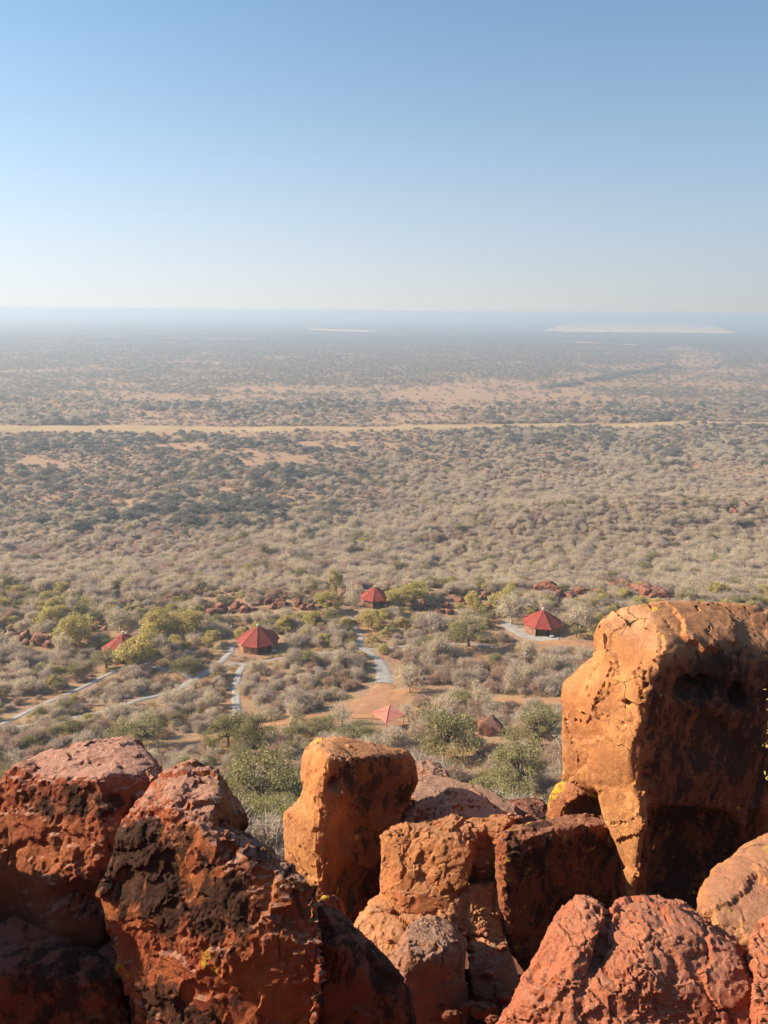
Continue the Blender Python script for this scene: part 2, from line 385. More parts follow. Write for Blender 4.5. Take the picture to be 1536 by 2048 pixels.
# ------------------------------------------------------------------ roads, paths, airstrip, fields
def smooth_line(P, step):
    P = np.asarray(P, float); Q = []
    for i in range(len(P) - 1):
        p0, p1, p2, p3 = P[max(i - 1, 0)], P[i], P[i + 1], P[min(i + 2, len(P) - 1)]
        n = max(2, int(np.linalg.norm(p2[:2] - p1[:2]) / step))
        for t in np.linspace(0, 1, n, endpoint=False):
            Q.append(0.5 * (2 * p1 + (p2 - p0) * t + (2 * p0 - 5 * p1 + 4 * p2 - p3) * t * t + (3 * p1 - p0 - 3 * p2 + p3) * t ** 3))
    Q.append(P[-1]); return np.array(Q)

CLEAR = []                                    # (x, y, clear radius) along every strip
def strip(name, pix, mat, off=0.10, step=1.0, jit=0.34, keep=0.8, over=1.0):
    P = [np.append(ground_at(u, v)[:2], w) for u, v, w in pix]
    L = smooth_line(P, step); T = np.gradient(L[:, :2], axis=0); T /= np.linalg.norm(T, axis=1)[:, None] + 1e-9
    N = np.stack([-T[:, 1], T[:, 0]], 1); cols = np.linspace(-1, 1, 7); V = []
    wl_ = L[:, 2] / 2 * (1 + jit * noise2(L[:, 0], L[:, 1], 2.2, 4.0, 2)); wr_ = L[:, 2] / 2 * (1 + jit * noise2(L[:, 0], L[:, 1], 2.2, 9.0, 2))
    for c in cols:
        w = np.where(c < 0, wl_, wr_); xy = L[:, :2] + N * (c * w)[:, None]
        z = terrain(xy[:, 0], xy[:, 1]) + (off if abs(c) < 0.99 else -0.12); V.append(np.column_stack([xy, z]))
    V = np.stack(V, 1); n, m = V.shape[:2]
    i, j = np.meshgrid(np.arange(n - 1), np.arange(m - 1), indexing='ij')
    Fq = np.stack([i * m + j, (i + 1) * m + j, (i + 1) * m + j + 1, i * m + j + 1], -1).reshape(-1, 4)[:, ::-1]
    CLEAR.extend([(p[0], p[1], p[2] / 2 + keep, over) for p in L])
    me = mesh_from(name, V.reshape(-1, 3), Fq, mat)
    tag(link(name, me), kind='structure')
    return L
M_PATH = flat_material('grey_gravel', (0.38, 0.36, 0.345), (0.27, 0.245, 0.23), 0.95, 0.9, 0.5, 0.1, 9.0, 0.05)
M_SAND = flat_material('pale_gravel', (0.37, 0.35, 0.33), (0.27, 0.245, 0.22), 0.95, 0.8, 0.5, 0.1, 9.0, 0.05)
M_ROAD = flat_material('orange_dirt', (0.44, 0.235, 0.115), (0.32, 0.165, 0.095), 0.95, 0.35, 0.5, 0.1, 4.0, 0.06)
M_STRIP = flat_material('straw_field', (0.44, 0.31, 0.15), (0.36, 0.24, 0.12), 0.95, 0.03, 0.3, 0.1)
M_FIELD = flat_material('pale_cleared_land', (0.95, 0.56, 0.22), (0.78, 0.45, 0.17), 0.95, 0.012, 0.2, 0.1)
strip('path', [(-60, 1472, 1.6), (0, 1450, 1.5), (60, 1421, 1.4), (130, 1391, 1.3), (190, 1362, 1.3), (240, 1338, 1.4), (290, 1326, 1.4)], M_PATH)
strip('path', [(290, 1326, 1.2), (330, 1340, 1.2), (365, 1345, 1.2), (388, 1362, 1.4)], M_PATH)
strip('path', [(-60, 1465, 1.8), (20, 1457, 1.8), (100, 1443, 1.8), (200, 1425, 1.8), (280, 1400, 1.7), (350, 1382, 1.7), (392, 1357, 2.0), (430, 1334, 1.9), (458, 1308, 1.8), (466, 1290, 1.6)], M_PATH)
strip('path', [(455, 1328, 1.5), (478, 1328, 1.5), (497, 1329, 1.5)], M_PATH)
strip('path', [(489, 1330, 1.5), (477, 1350, 1.7), (472, 1385, 1.9), (475, 1432, 1.9)], M_PATH)
strip('path', [(497, 1329, 1.2), (545, 1320, 1.2), (620, 1310, 1.2), (700, 1302, 1.2), (780, 1296, 1.2), (870, 1288, 1.2), (985, 1293, 1.2)], M_PATH)
strip('path', [(700, 1232, 1.3), (712, 1258, 1.6), (722, 1275, 1.9), (719, 1290, 1.7), (738, 1305, 2.0), (758, 1322, 2.6), (768, 1345, 4.2), (768, 1366, 4.6)], M_SAND)
strip('path', [(1008, 1242, 3.5), (1030, 1256, 5.5), (1058, 1270, 5.5), (1090, 1277, 4.0), (1118, 1279, 2.5)], M_SAND, keep=1.5)
strip('road', [(230, 1515, 3.2), (300, 1500, 3.2), (400, 1480, 3.2), (500, 1459, 3.4), (590, 1440, 3.6), (670, 1425, 5.5), (730, 1410, 9.0), (775, 1393, 8.0), (815, 1381, 3.6), (870, 1385, 3.0), (960, 1395, 2.8), (1060, 1403, 2.8), (1200, 1404, 2.8)], M_ROAD, keep=1.2, over=2.0)
strip('road', [(770, 1368, 5.0), (764, 1385, 6.5), (750, 1412, 8.0), (735, 1438, 7.0)], M_ROAD, 0.104, keep=1.2, over=2.0)
strip('road', [(945, 1312, 2.0), (980, 1303, 2.6), (1030, 1292, 2.6), (1080, 1286, 3.0), (1180, 1288, 3.4), (1300, 1292, 3.4)], M_ROAD, 0.104, keep=1.2, over=2.0)
AIR = strip('airstrip', [(-900, 862, 44), (-400, 860, 44), (0, 857, 44), (300, 858, 44), (600, 857, 36), (850, 855, 34), (1100, 852, 34), (1536, 848.5, 34), (2100, 846, 34)], M_STRIP, 0.25, 8.0, 0.5, 1.5, 0.0)

def field(pix, name='field'):
    P = [ground_at(u, v) for u, v in pix]; bm = bmesh.new()
    vs = [bm.verts.new((p[0], p[1], p[2] + 0.6)) for p in P]; f = bm.faces.new(vs); bm.normal_update()
    if f.normal.z < 0: f.normal_flip()
    me = bpy.data.meshes.new(name); bm.to_mesh(me); bm.free(); me.materials.append(M_FIELD)
    tag(link(name, me), kind='structure'); return P
FIELDS = [[(1078, 663), (1100, 657), (1128, 649), (1165, 643), (1390, 643), (1425, 650), (1455, 659), (1474, 667), (1380, 666), (1250, 665), (1150, 664)],
          [(600, 657), (645, 657.4), (668, 658.6), (700, 659.4), (757, 661.5), (742, 664), (690, 663), (640, 661.6)], [(575, 650), (610, 653), (640, 654.6), (612, 654.6)],
          [(1240, 688.6), (1278, 688.8), (1276, 690.6), (1240, 690.2)], [(1150, 683.6), (1196, 685.2), (1200, 687.2), (1150, 685.4)],
          [(495, 631.5), (540, 631.2), (580, 633.5), (540, 633.6)], [(1040, 631.5), (1190, 632.5), (1195, 633.8), (1040, 632.6)]]
for q in FIELDS: field(q)

# ------------------------------------------------------------------ huts, shelter, fire ring
def roof_red():
    t = NT('red_roof_paint'); co = t.n('TexCoord').outputs['Object']
    col = t.mix(t.ramp(t.noise(co, 0.9, 6, 0.65), 0.3, 0.7), (0.35, 0.068, 0.046), (0.28, 0.056, 0.04))
    col = t.mix(t.math('MULTIPLY', t.ramp(t.noise(co, 4.0, 5, 0.7), 0.55, 0.75), 0.35), col, (0.42, 0.12, 0.08))
    return t.done(t.bsdf(col, 0.75, t.bump(t.noise(co, 3.0, 3), 0.2, 0.03), 0.2))
def stone_wall():
    t = NT('red_stone_masonry'); co = t.n('TexCoord').outputs['Object']
    v = t.n('TexVoronoi', i_Scale=2.6, i_Randomness=0.9); t.t.links.new(t.mapping(co, (1, 1, 1.7)), v.inputs['Vector'])
    e = t.n('TexVoronoi', feature='DISTANCE_TO_EDGE', i_Scale=2.6, i_Randomness=0.9); t.t.links.new(t.mapping(co, (1, 1, 1.7)), e.inputs['Vector'])
    hs = t.n('SeparateColor'); t.t.links.new(v.outputs['Color'], hs.inputs[0])
    col = t.mix(hs.outputs[0], (0.40, 0.19, 0.10), (0.24, 0.10, 0.06)); col = t.mix(t.math('MULTIPLY', hs.outputs[1], 0.5), col, (0.50, 0.32, 0.20))
    joint = t.ramp(e.outputs['Distance'], 0.0, 0.09); col = t.mix(joint, (0.20, 0.13, 0.09), col)
    return t.done(t.bsdf(col, 0.92, t.bump(joint, 0.9, 0.08), 0.15))
M_ROOF, M_STONE = roof_red(), stone_wall()
M_CAP = flat_material('pale_metal', (0.62, 0.62, 0.60), (0.5, 0.5, 0.48), 0.5)
M_WOOD = flat_material('dark_wood', (0.10, 0.05, 0.03), (0.14, 0.075, 0.045), 0.8)
M_FLOOR = flat_material('porch_floor', (0.36, 0.26, 0.2), (0.28, 0.2, 0.15), 0.9)
def glass_mat():
    t = NT('window_glass'); return t.done(t.bsdf((0.02, 0.022, 0.025), 0.12, None, 0.5))
M_GLASS = glass_mat()
HUTS = []
def hut(u, v, vert_deg, label, scale=1.0, braai=True):
    p = ground_at(u, v); o = empty('octagonal_hut', p); o.scale = (scale,) * 3
    tag(o, label, 'hut', 'red-roofed octagonal huts below the cliff'); HUTS.append((p[0], p[1], 5.2 * scale, label))
    base = math.atan2(-p[0], -p[1])                                   # towards the camera = front
    # deg grows to the right as seen from the front
    def P(deg, rad, z):
        fwd = Vector((math.sin(base), math.cos(base), 0)); rt = Vector((-fwd.y, fwd.x, 0))
        return fwd * (math.cos(R(deg)) * rad) + rt * (math.sin(R(deg)) * rad) + Vector((0, 0, z))
    angs = [vert_deg + 45 * k for k in range(8)]
    RE, RW, ZE, ZA = 5.0, 4.5, 2.45, 5.65
    for k in range(8):
        a0, a1 = angs[k], angs[k] + 45
        m = MB(); e0, e1, ap = P(a0, RE, ZE), P(a1, RE, ZE), Vector((0, 0, ZA))
        t0, t1 = ap + (e0 - ap) * 0.03, ap + (e1 - ap) * 0.03
        m.slab([t0, e0, e1, t1], 0.06)
        nrib = 9                                                      # raised sheet seams running up each panel
        nrm = (e0 - ap).cross(e1 - ap).normalized(); nrm = nrm if nrm.z > 0 else -nrm
        mid = (e0 + e1) / 2; down = (mid - ap).normalized(); side = (e1 - e0).normalized(); half = (e1 - e0).length / 2; H = (mid - ap).length
        for q in range(1, nrib):
            s = -1 + 2 * q / nrib; L0 = H * abs(s) + 0.15
            a = ap + down * L0 + side * (s * half); b = ap + down * (H - 0.02) + side * (s * half)
            if (b - a).length > 0.3:
                m.add([a - side * .02, a + side * .02, b + side * .02, b - side * .02] + [w + nrm * .035 for w in (a - side * .012, a + side * .012, b + side * .012, b - side * .012)],
                      [(0, 1, 5, 4), (1, 2, 6, 5), (2, 3, 7, 6), (3, 0, 4, 7), (4, 5, 6, 7)])
        link('roof_panel', m.mesh('roof_panel', M_ROOF), o)
        m = MB(); m.tube([ap + Vector((0, 0, .0)), e0 + Vector((0, 0, .03))], [0.045, 0.055], 6); link('ridge_cap', m.mesh('ridge_cap', M_ROOF), o)
        w0, w1 = P(a0, RW, 0), P(a1, RW, 0); front = (k == 0)
        m = MB()
        if front:                                                     # open porch: the wall stands back
            w0b, w1b = P(a0 + 4, RW - 1.3, 0), P(a1 - 4, RW - 1.3, 0)
            m.slab([w0b + Vector((0, 0, 2.6)), w1b + Vector((0, 0, 2.6)), w1b * 0.93 + Vector((0, 0, 2.6)), w0b * 0.93 + Vector((0, 0, 2.6))], 2.9)
            link('wall', m.mesh('wall', M_STONE), o)
            d = (w1b - w0b).normalized(); nn = Vector((d.y, -d.x, 0)); nn = nn if nn.dot(w0b) > 0 else -nn
            for nme, s0, s1, z0, z1, mt in (('window', .38, .62, 1.0, 1.75, M_WOOD), ('door', .10, .30, 0.0, 1.95, M_WOOD)):
                a, b = w0b.lerp(w1b, s0) + nn * .05, w0b.lerp(w1b, s1) + nn * .05; mm = MB()
                mm.add([a + Vector((0, 0, z0)), b + Vector((0, 0, z0)), b + Vector((0, 0, z1)), a + Vector((0, 0, z1))] + [q + nn * -.1 for q in (a + Vector((0, 0, z0)), b + Vector((0, 0, z0)), b + Vector((0, 0, z1)), a + Vector((0, 0, z1)))],
                       [(0, 1, 2, 3), (7, 6, 5, 4), (0, 4, 5, 1), (1, 5, 6, 2), (2, 6, 7, 3), (3, 7, 4, 0)])
                wo = link(nme, mm.mesh(nme, mt), o)
                if nme == 'window':
                    a2, b2 = a.lerp(b, .12) + nn * .012, a.lerp(b, .88) + nn * .012; mm = MB()
                    mm.add([a2 + Vector((0, 0, z0 + .1)), b2 + Vector((0, 0, z0 + .1)), b2 + Vector((0, 0, z1 - .1)), a2 + Vector((0, 0, z1 - .1))], [(0, 1, 2, 3)])
                    link('pane', mm.mesh('pane', M_GLASS), wo)
            m = MB(); m.slab([w0 + Vector((0, 0, .14)), w1 + Vector((0, 0, .14)), w1b + Vector((0, 0, .14)), w0b + Vector((0, 0, .14))], 0.5)
            link('porch_floor', m.mesh('porch_floor', M_FLOOR), o)
            m = MB(); a, b = w0.lerp(w1, .12), w0.lerp(w1, .62)
            m.slab([a + Vector((0, 0, .55)), b + Vector((0, 0, .55)), b * .93 + Vector((0, 0, .55)), a * .93 + Vector((0, 0, .55))], 0.75)
            link('porch_wall', m.mesh('porch_wall', M_STONE), o)
        else:
            nseg = 10; V = []                                          # slightly uneven masonry outline
            rr = random.Random(k * 7 + int(u))
            for s in range(nseg + 1):
                for z in (-0.6, 0.5, 1.2, 1.9, 2.75):
                    q = w0.lerp(w1, s / nseg) * (1 + (0.006 if s in (0, nseg) else rr.uniform(-.006, .012)))
                    V.append(q + Vector((0, 0, z)))
            n5 = len(V)
            V += [Vector((q.x * .92, q.y * .92, q.z)) for q in V]
            Fc = []
            for s in range(nseg):
                for z in range(4):
                    a = s * 5 + z; Fc += [(a, a + 5, a + 6, a + 1), (n5 + a + 1, n5 + a + 6, n5 + a + 5, n5 + a)]
                Fc.append((s * 5 + 4, s * 5 + 9, n5 + s * 5 + 9, n5 + s * 5 + 4))
            for s in (0, nseg):
                for z in range(4): a = s * 5 + z; Fc.append((a, a + 1, n5 + a + 1, n5 + a) if s == 0 else (a + 1, a, n5 + a, n5 + a + 1))
            m.add(V, Fc); link('wall', m.mesh('wall', M_STONE), o)
    m = MB(); m.tube([(0, 0, ZA - .15), (0, 0, ZA + .28), (0, 0, ZA + .3), (0, 0, ZA + .48)], [.2, .2, .32, .26], 10); link('chimney_cap', m.mesh('chimney_cap', M_CAP), o)
    if braai:
        q = P(angs[1] + 2, RW + .55, 0); m = MB(); m.tube([q + Vector((0, 0, -.4)), q + Vector((0, 0, .95)), q + Vector((0, 0, 1.0))], [.52, .48, .5], 10)
        b = link('grill_stand', m.mesh('grill_stand', M_STONE), o)
        m = MB(); m.tube([q + Vector((0, 0, 1.0)), q + Vector((0, 0, 1.06))], [.56, .56], 10); link('grill_top', m.mesh('grill_top', M_CAP), b)
        q = P(angs[1], RW - .05, 0); m = MB(); m.tube([q + Vector((0, 0, -.2)), q + Vector((0, 0, 2.2))], [.16, .14], 8); link('post', m.mesh('post', M_WOOD), o)
    return o
hut(517, 1297, -4, 'red-roofed octagonal hut beside the forked grey path and stone fire ring', 0.98)
hut(750, 1207, -8, 'red-roofed octagonal hut on the crest behind yellow-green bushes', 0.86)
hut(1083, 1262, -18, 'red-roofed octagonal stone hut standing on a pale gravel apron')
hut(250, 1313, -14, 'red-roofed octagonal hut half hidden by an olive bush', 0.98)

def shelter(u, v):
    p = ground_at(u, v); o = empty('shade_shelter', p, R(38)); tag(o, 'small pale red pyramid-roofed shade shelter on posts by the dirt yard', 'shelter')
    mt = flat_material('faded_red_sheet', (0.56, 0.21, 0.145), (0.47, 0.17, 0.12), 0.6); s, z0, z1 = 2.0, 2.25, 2.75
    for k in range(4):
        a = R(45 + 90 * k); b = R(135 + 90 * k); q = s * 1.414; m = MB()
        m.slab([(0, 0, z1), (q * math.cos(a), q * math.sin(a), z0), (q * math.cos(b), q * math.sin(b), z0)], 0.05); link('roof_panel', m.mesh('roof_panel', mt), o)
        m = MB(); m.tube([(0, 0, z1 + .02), (q * math.cos(a), q * math.sin(a), z0 + .02)], [.05, .05], 6); link('ridge_cap', m.mesh('ridge_cap', mt), o)
        m = MB(); m.tube([(q * .9 * math.cos(a), q * .9 * math.sin(a), -.5), (q * .9 * math.cos(a), q * .9 * math.sin(a), z0 + .02)], [.06, .06], 6); link('post', m.mesh('post', mt), o)
    CLEAR.append((p[0], p[1], 4.0, 1.0)); return p
SHEL = shelter(776, 1452)

# ------------------------------------------------------------------ boulders of the cliff edge
def hull_mesh(parts):
    V, Fc = [], []
    for pts, back in parts:
        P = np.array(pts, float); c = P[:, :2].mean(0); w = at_y(P[:, 0], P[:, 1], P[:, 2])
        B = P.copy(); B[:, :2] = c + (B[:, :2] - c) * 0.86; B[:, 2] += back
        allp = np.concatenate([w, at_y(B[:, 0], B[:, 1], B[:, 2])])
        bm = bmesh.new(); vs = [bm.verts.new(p) for p in allp]
        g = bmesh.ops.convex_hull(bm, input=vs)
        bmesh.ops.delete(bm, geom=list({e for e in g['geom_unused'] + g['geom_interior'] if isinstance(e, bmesh.types.BMVert)}), context='VERTS')
        bmesh.ops.recalc_face_normals(bm, faces=bm.faces[:])
        bm.verts.index_update(); n = len(V)
        V += [tuple(v.co) for v in bm.verts]; Fc += [tuple(v.index + n for v in f.verts) for f in bm.faces]; bm.free()
    me = bpy.data.meshes.new('hull'); me.from_pydata(V, [], Fc); return me

def arrays(me):
    V = np.empty(len(me.vertices) * 3, np.float32); me.vertices.foreach_get('co', V)
    N = np.empty(len(me.vertices) * 3, np.float32); me.vertex_normals.foreach_get('vector', N)
    return V.reshape(-1, 3).astype(float), N.reshape(-1, 3).astype(float)

def weather(V, N, s=1.0, seed=0.0, lump=1.0, plate=1.0, rough=1.0, crack=1.0, pit=0.0, bed=0.6, flake=1.0):
    Pq = V / s + seed * 13.7
    warp = np.stack([pnoise(Pq * 2.3 + 5), pnoise(Pq * 2.3 + 31), pnoise(Pq * 2.3 + 57)], 1)
    warp += 0.4 * np.stack([pnoise(Pq * 7 + 5), pnoise(Pq * 7 + 31), pnoise(Pq * 7 + 57)], 1)
    d = lump * 0.022 * fbm(Pq * 0.9, 2)
    if plate:                                                       # broken facets and flaked plates
        for sc, am in ((1.15, 0.045), (2.6, 0.026 * flake), (6.0, 0.011 * flake)):
            Q = (Pq + 0.14 * warp / sc ** .5) * sc * np.array([1, 1, 1.2]); d1, d2, h, cv = voronoi(Q)
            d += plate * am * ((_rnd[h, 3] - .5) * 0.8 + 1.5 * (cv * (_rnd[h][:, [4, 5, 3]] - .5)).sum(1))
    if rough:
        rd = np.abs(fbm(Pq * 3.6 + 0.3 * warp, 5, 0.62))
        mask = np.clip(0.5 + 1.5 * fbm(Pq * 1.3 + 40, 2), 0.10, 1)
        d += rough * mask * (0.026 * (.3 - rd) + 0.012 * (rd - .3) * np.sign(pnoise(Pq * .7 + 3)) + 0.012 * fbm(Pq * 15, 3, 0.7))
        fl = pnoise(Pq * 2.1 + 0.35 * warp + 90); d += rough * 0.012 * np.clip((fl - 0.05) / 0.06, 0, 1)
    if bed:                                                          # bedding planes: small ledges
        q = (V @ np.array([0.10, 0.16, 0.98])) / (0.20 * s) + 0.9 * warp[:, 0] + 0.5 * warp[:, 1]; fq = q - np.floor(q)
        d += bed * 0.020 * (np.clip(fq / 0.85, 0, 1) - np.clip((fq - .85) / .15, 0, 1) - .4) * np.clip(.4 + 1.6 * pnoise(Pq * .8 + 21), 0, 1)
    if crack:
        c = np.abs(pnoise(Pq * 1.0 + 0.12 * warp + 71)) + 0.02 * np.abs(pnoise(Pq * 9)); g = np.clip(1 - c / 0.016, 0, 1)
        d -= crack * 0.06 * g * np.clip(pnoise(Pq * 0.8 + 9) * 3 + .6, 0, 1)
        c = np.abs(pnoise(Pq * 2.3 + 0.15 * warp + 33)); g = np.clip(1 - c / 0.02, 0, 1); d -= crack * 0.022 * g * np.clip(pnoise(Pq * 1.1 + 3) * 4, 0, 1)
    if pit:
        d1, d2, h, cv = voronoi((Pq + 0.1 * warp) * 11); d -= pit * 0.028 * np.clip(1 - d1 / 0.5, 0, 1) * (_rnd[h, 3] > 0.35)
        d1, d2, h, cv = voronoi((Pq + 0.1 * warp) * 24); d -= pit * 0.012 * np.clip(1 - d1 / 0.5, 0, 1) * (_rnd[h, 3] > 0.4)
    return V + N * (d * s)[:, None]

def boulder(label, parts, mat, vox=0.03, seed=0.0, s=1.0, dents=(), stain_shade=(), name='boulder', group=None, k=1.0, cuts=26, chip=1.0, cutd=1.0, **kw):
    parts = [([(a, b, c * k) for a, b, c in pts], back * k) for pts, back in parts]; dents = [(a, b, c * k, e, f, g * k) for a, b, c, e, f, g in dents]; vox *= k; s *= k
    me = hull_mesh(parts); tmp = bpy.data.objects.new('tmp', me); C.objects.link(tmp)
    md = tmp.modifiers.new('r', 'REMESH'); md.mode = 'VOXEL'; md.voxel_size = vox; md.adaptivity = 0
    dg = bpy.context.evaluated_depsgraph_get(); m2 = bpy.data.meshes.new_from_object(tmp.evaluated_get(dg))
    bpy.data.objects.remove(tmp); bpy.data.meshes.remove(me)
    V, N = arrays(m2)
    for (u, v, Y, ru, rv, dep) in dents:
        pu, pv, _ = project(V); q = ((pu - u) / ru) ** 2 + ((pv - v) / rv) ** 2
        wgt = np.clip(1.15 - q, 0, 1); wgt = wgt * wgt * (3 - 2 * wgt) * (np.abs(V[:, 1] - Y) < 0.75) * (N[:, 1] < 0.3)
        V[:, 1] += dep * wgt
    rc = np.random.RandomState(int(seed * 10) + 5); ext = np.ptp(V, axis=0).mean()
    for _ in range(cuts):                                            # broken-off corners: flat splits across edges
        d_ = rc.normal(size=3); d_[1] -= 0.5; d_ /= np.linalg.norm(d_); h_ = V @ d_
        lim = h_.max() - rc.uniform(.004, .026) * ext * cutd; V -= np.maximum(h_ - lim, 0)[:, None] * d_
    m2.vertices.foreach_set('co', V.astype(np.float32).ravel()); m2.update(); V, N = arrays(m2)
    E = np.empty(len(m2.edges) * 2, np.int32); m2.edges.foreach_get('vertices', E); E = E.reshape(-1, 2); nv = len(V); Nb = N.copy()
    cnt = np.bincount(E.ravel(), minlength=nv)[:, None] + 1.0
    for _ in range(5):
        A2 = Nb.copy()
        for c_ in range(3): A2[:, c_] += np.bincount(E[:, 0], Nb[E[:, 1], c_], nv) + np.bincount(E[:, 1], Nb[E[:, 0], c_], nv)
        Nb = A2 / cnt
    conv = np.clip((1 - np.linalg.norm(Nb, axis=1)) * 7, 0, 1)      # sharp places, where real stone chips
    Pc = V / s + seed * 3.1; chip_n = pnoise(Pc * 5.0) + .5 * pnoise(Pc * 11.0)
    V = V - N * (chip * s * 0.05 * conv * np.clip((chip_n + .05) / .12, 0, 1))[:, None]
    V = weather(V, N, s, seed, **kw)
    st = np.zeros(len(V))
    if len(stain_shade):                                                  # patches of dark desert varnish, also painting shade into the boulder fronts
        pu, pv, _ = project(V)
        for (u, v, ru, rv, a) in stain_shade: st += a * np.clip(1.4 - ((pu - u) / ru) ** 2 - ((pv - v) / rv) ** 2, 0, 1)
    m2.attributes.new('stain_shade', 'FLOAT', 'POINT').data.foreach_set('value', np.clip(st, -1, 1).astype(np.float32))
    base = np.array([V[:, 0].mean(), V[:, 1].mean(), V[:, 2].min()])
    m2.vertices.foreach_set('co', (V - base).astype(np.float32).ravel()); m2.update()
    m2.polygons.foreach_set('use_smooth', np.ones(len(m2.polygons), bool)); m2.set_sharp_from_angle(angle=R(27)); m2.materials.clear(); m2.materials.append(mat); m2.name = name
    o = link(name, m2, None, base); return tag(o, label, 'boulder' if name == 'boulder' else 'rock', group)

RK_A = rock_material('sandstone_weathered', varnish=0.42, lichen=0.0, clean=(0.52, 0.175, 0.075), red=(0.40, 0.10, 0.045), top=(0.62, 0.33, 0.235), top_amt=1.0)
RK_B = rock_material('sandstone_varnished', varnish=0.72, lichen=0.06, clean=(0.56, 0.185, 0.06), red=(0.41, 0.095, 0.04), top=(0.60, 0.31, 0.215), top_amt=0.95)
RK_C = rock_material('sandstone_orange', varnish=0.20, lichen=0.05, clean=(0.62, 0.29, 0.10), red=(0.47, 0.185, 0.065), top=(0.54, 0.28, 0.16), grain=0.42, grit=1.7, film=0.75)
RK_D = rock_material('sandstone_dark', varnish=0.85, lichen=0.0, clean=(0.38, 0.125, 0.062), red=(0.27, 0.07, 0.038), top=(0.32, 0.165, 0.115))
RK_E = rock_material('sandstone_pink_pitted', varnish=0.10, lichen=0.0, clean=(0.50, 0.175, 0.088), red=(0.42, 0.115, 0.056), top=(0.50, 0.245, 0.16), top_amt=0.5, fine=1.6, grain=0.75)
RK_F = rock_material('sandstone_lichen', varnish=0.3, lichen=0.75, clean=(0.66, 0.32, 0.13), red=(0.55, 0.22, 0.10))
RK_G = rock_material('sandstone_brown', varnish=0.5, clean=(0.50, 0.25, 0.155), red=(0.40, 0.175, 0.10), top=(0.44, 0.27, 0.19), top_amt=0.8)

boulder('flat-topped red boulder with a cracked pinkish top beside the pointed boulder',
        [([(8, 1545, 7.1), (30, 1558, 7.0), (120, 1561, 6.85), (215, 1562, 6.7), (300, 1560, 6.95), (328, 1548, 7.35), (90, 1506, 7.7), (60, 1520, 7.45), (160, 1488, 7.9), (250, 1475, 8.05), (282, 1486, 8.0), (292, 1508, 7.75),
           (262, 1700, 6.5), (235, 1860, 6.3), (-40, 1640, 7.1), (-60, 1950, 6.5), (100, 1900, 6.15), (10, 1700, 6.85), (200, 1700, 6.45), (230, 1960, 6.4)], 0.7),
         ([(-60, 1640, 7.1), (0, 1585, 7.1), (8, 1560, 7.1), (20, 1740, 6.65), (-300, 1700, 6.9), (-300, 1600, 7.4), (-120, 1900, 6.5), (30, 1850, 6.5)], 0.7),
         ([(-330, 1490, 6.7), (-700, 1490, 6.7), (-330, 1530, 5.8), (-700, 1530, 5.8), (-330, 2300, 5.0), (-700, 2300, 5.2), (-280, 1800, 6.4)], 0.6)],  # unseen mass off to the left, added to shadow the rocks below
        RK_A, 0.024, 1.0, 1.0, dents=[(60, 1730, 6.7, 60, 55, 0.07), (285, 1640, 6.9, 40, 40, .2), (150, 1800, 6.4, 60, 40, .12)], stain_shade=[(150, 1600, 120, 40, .5), (220, 1800, 120, 60, .6), (100, 1530, 190, 35, -.9)], rough=1.05, crack=1.5, plate=0.9, k=0.8)
boulder('shaded boulder wedged in the cleft behind the upright boulder',
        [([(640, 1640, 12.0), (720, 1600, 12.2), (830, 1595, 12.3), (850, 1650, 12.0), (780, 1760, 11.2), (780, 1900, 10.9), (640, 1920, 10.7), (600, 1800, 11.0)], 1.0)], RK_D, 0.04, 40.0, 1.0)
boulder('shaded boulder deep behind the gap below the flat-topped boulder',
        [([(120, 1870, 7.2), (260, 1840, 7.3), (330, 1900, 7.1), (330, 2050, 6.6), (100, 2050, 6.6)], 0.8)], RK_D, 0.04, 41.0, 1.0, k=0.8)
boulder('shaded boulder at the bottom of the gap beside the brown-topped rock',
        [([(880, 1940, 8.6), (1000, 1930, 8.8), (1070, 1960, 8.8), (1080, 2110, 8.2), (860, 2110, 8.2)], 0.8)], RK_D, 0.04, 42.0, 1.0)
boulder('large pointed red boulder with dark weathered face and a small flat tilted top',
        [([(254, 1637, 5.9), (231, 1679, 5.8), (298, 1590, 6.05), (350, 1640, 5.75), (413, 1660, 5.55), (470, 1650, 5.9), (499, 1672, 5.85), (566, 1722, 5.7), (598, 1765, 5.5), (630, 1783, 5.25), (640, 1850, 5.1), (640, 2010, 4.85), (600, 2300, 4.75),
           (369, 2300, 4.95), (337, 1978, 5.2), (289, 1940, 5.35), (250, 1857, 5.5), (202, 1819, 5.65), (196, 1781, 5.7), (500, 1800, 5.3), (520, 1950, 4.95)], 0.9),
         ([(298, 1583, 6.1), (305, 1570, 6.2), (362, 1533, 6.5), (378, 1530, 6.55), (407, 1545, 6.5), (439, 1548, 6.4), (452, 1573, 6.3), (471, 1618, 6.1), (492, 1634, 6.05), (343, 1598, 5.85), (362, 1637, 5.7), (413, 1658, 5.58), (432, 1605, 5.85), (254, 1642, 5.9), (480, 1700, 5.8), (260, 1700, 5.8)], 0.8)],
        RK_B, 0.022, 2.0, 0.85, dents=[(240, 1750, 5.7, 40, 60, .1), (470, 1690, 5.8, 35, 35, .12)], stain_shade=[(280, 1740, 90, 90, .45), (400, 1820, 120, 60, .5), (380, 1590, 90, 55, -.8), (560, 1950, 90, 80, -.5)], rough=1.15, crack=1.1, plate=1.4, k=0.8)
boulder('shaded low boulder with yellow lichen wedged against the pointed boulder',
        [([(634, 1800, 5.55), (668, 1815, 5.75), (700, 1850, 5.75), (730, 1900, 5.6), (762, 1932, 5.5), (825, 1985, 5.4), (842, 2300, 5.3), (640, 2300, 4.95), (640, 1860, 5.3), (700, 1905, 5.35), (780, 2000, 5.2)], 1.2)],
        RK_D, 0.024, 3.0, 0.8, rough=1.3, k=0.8)
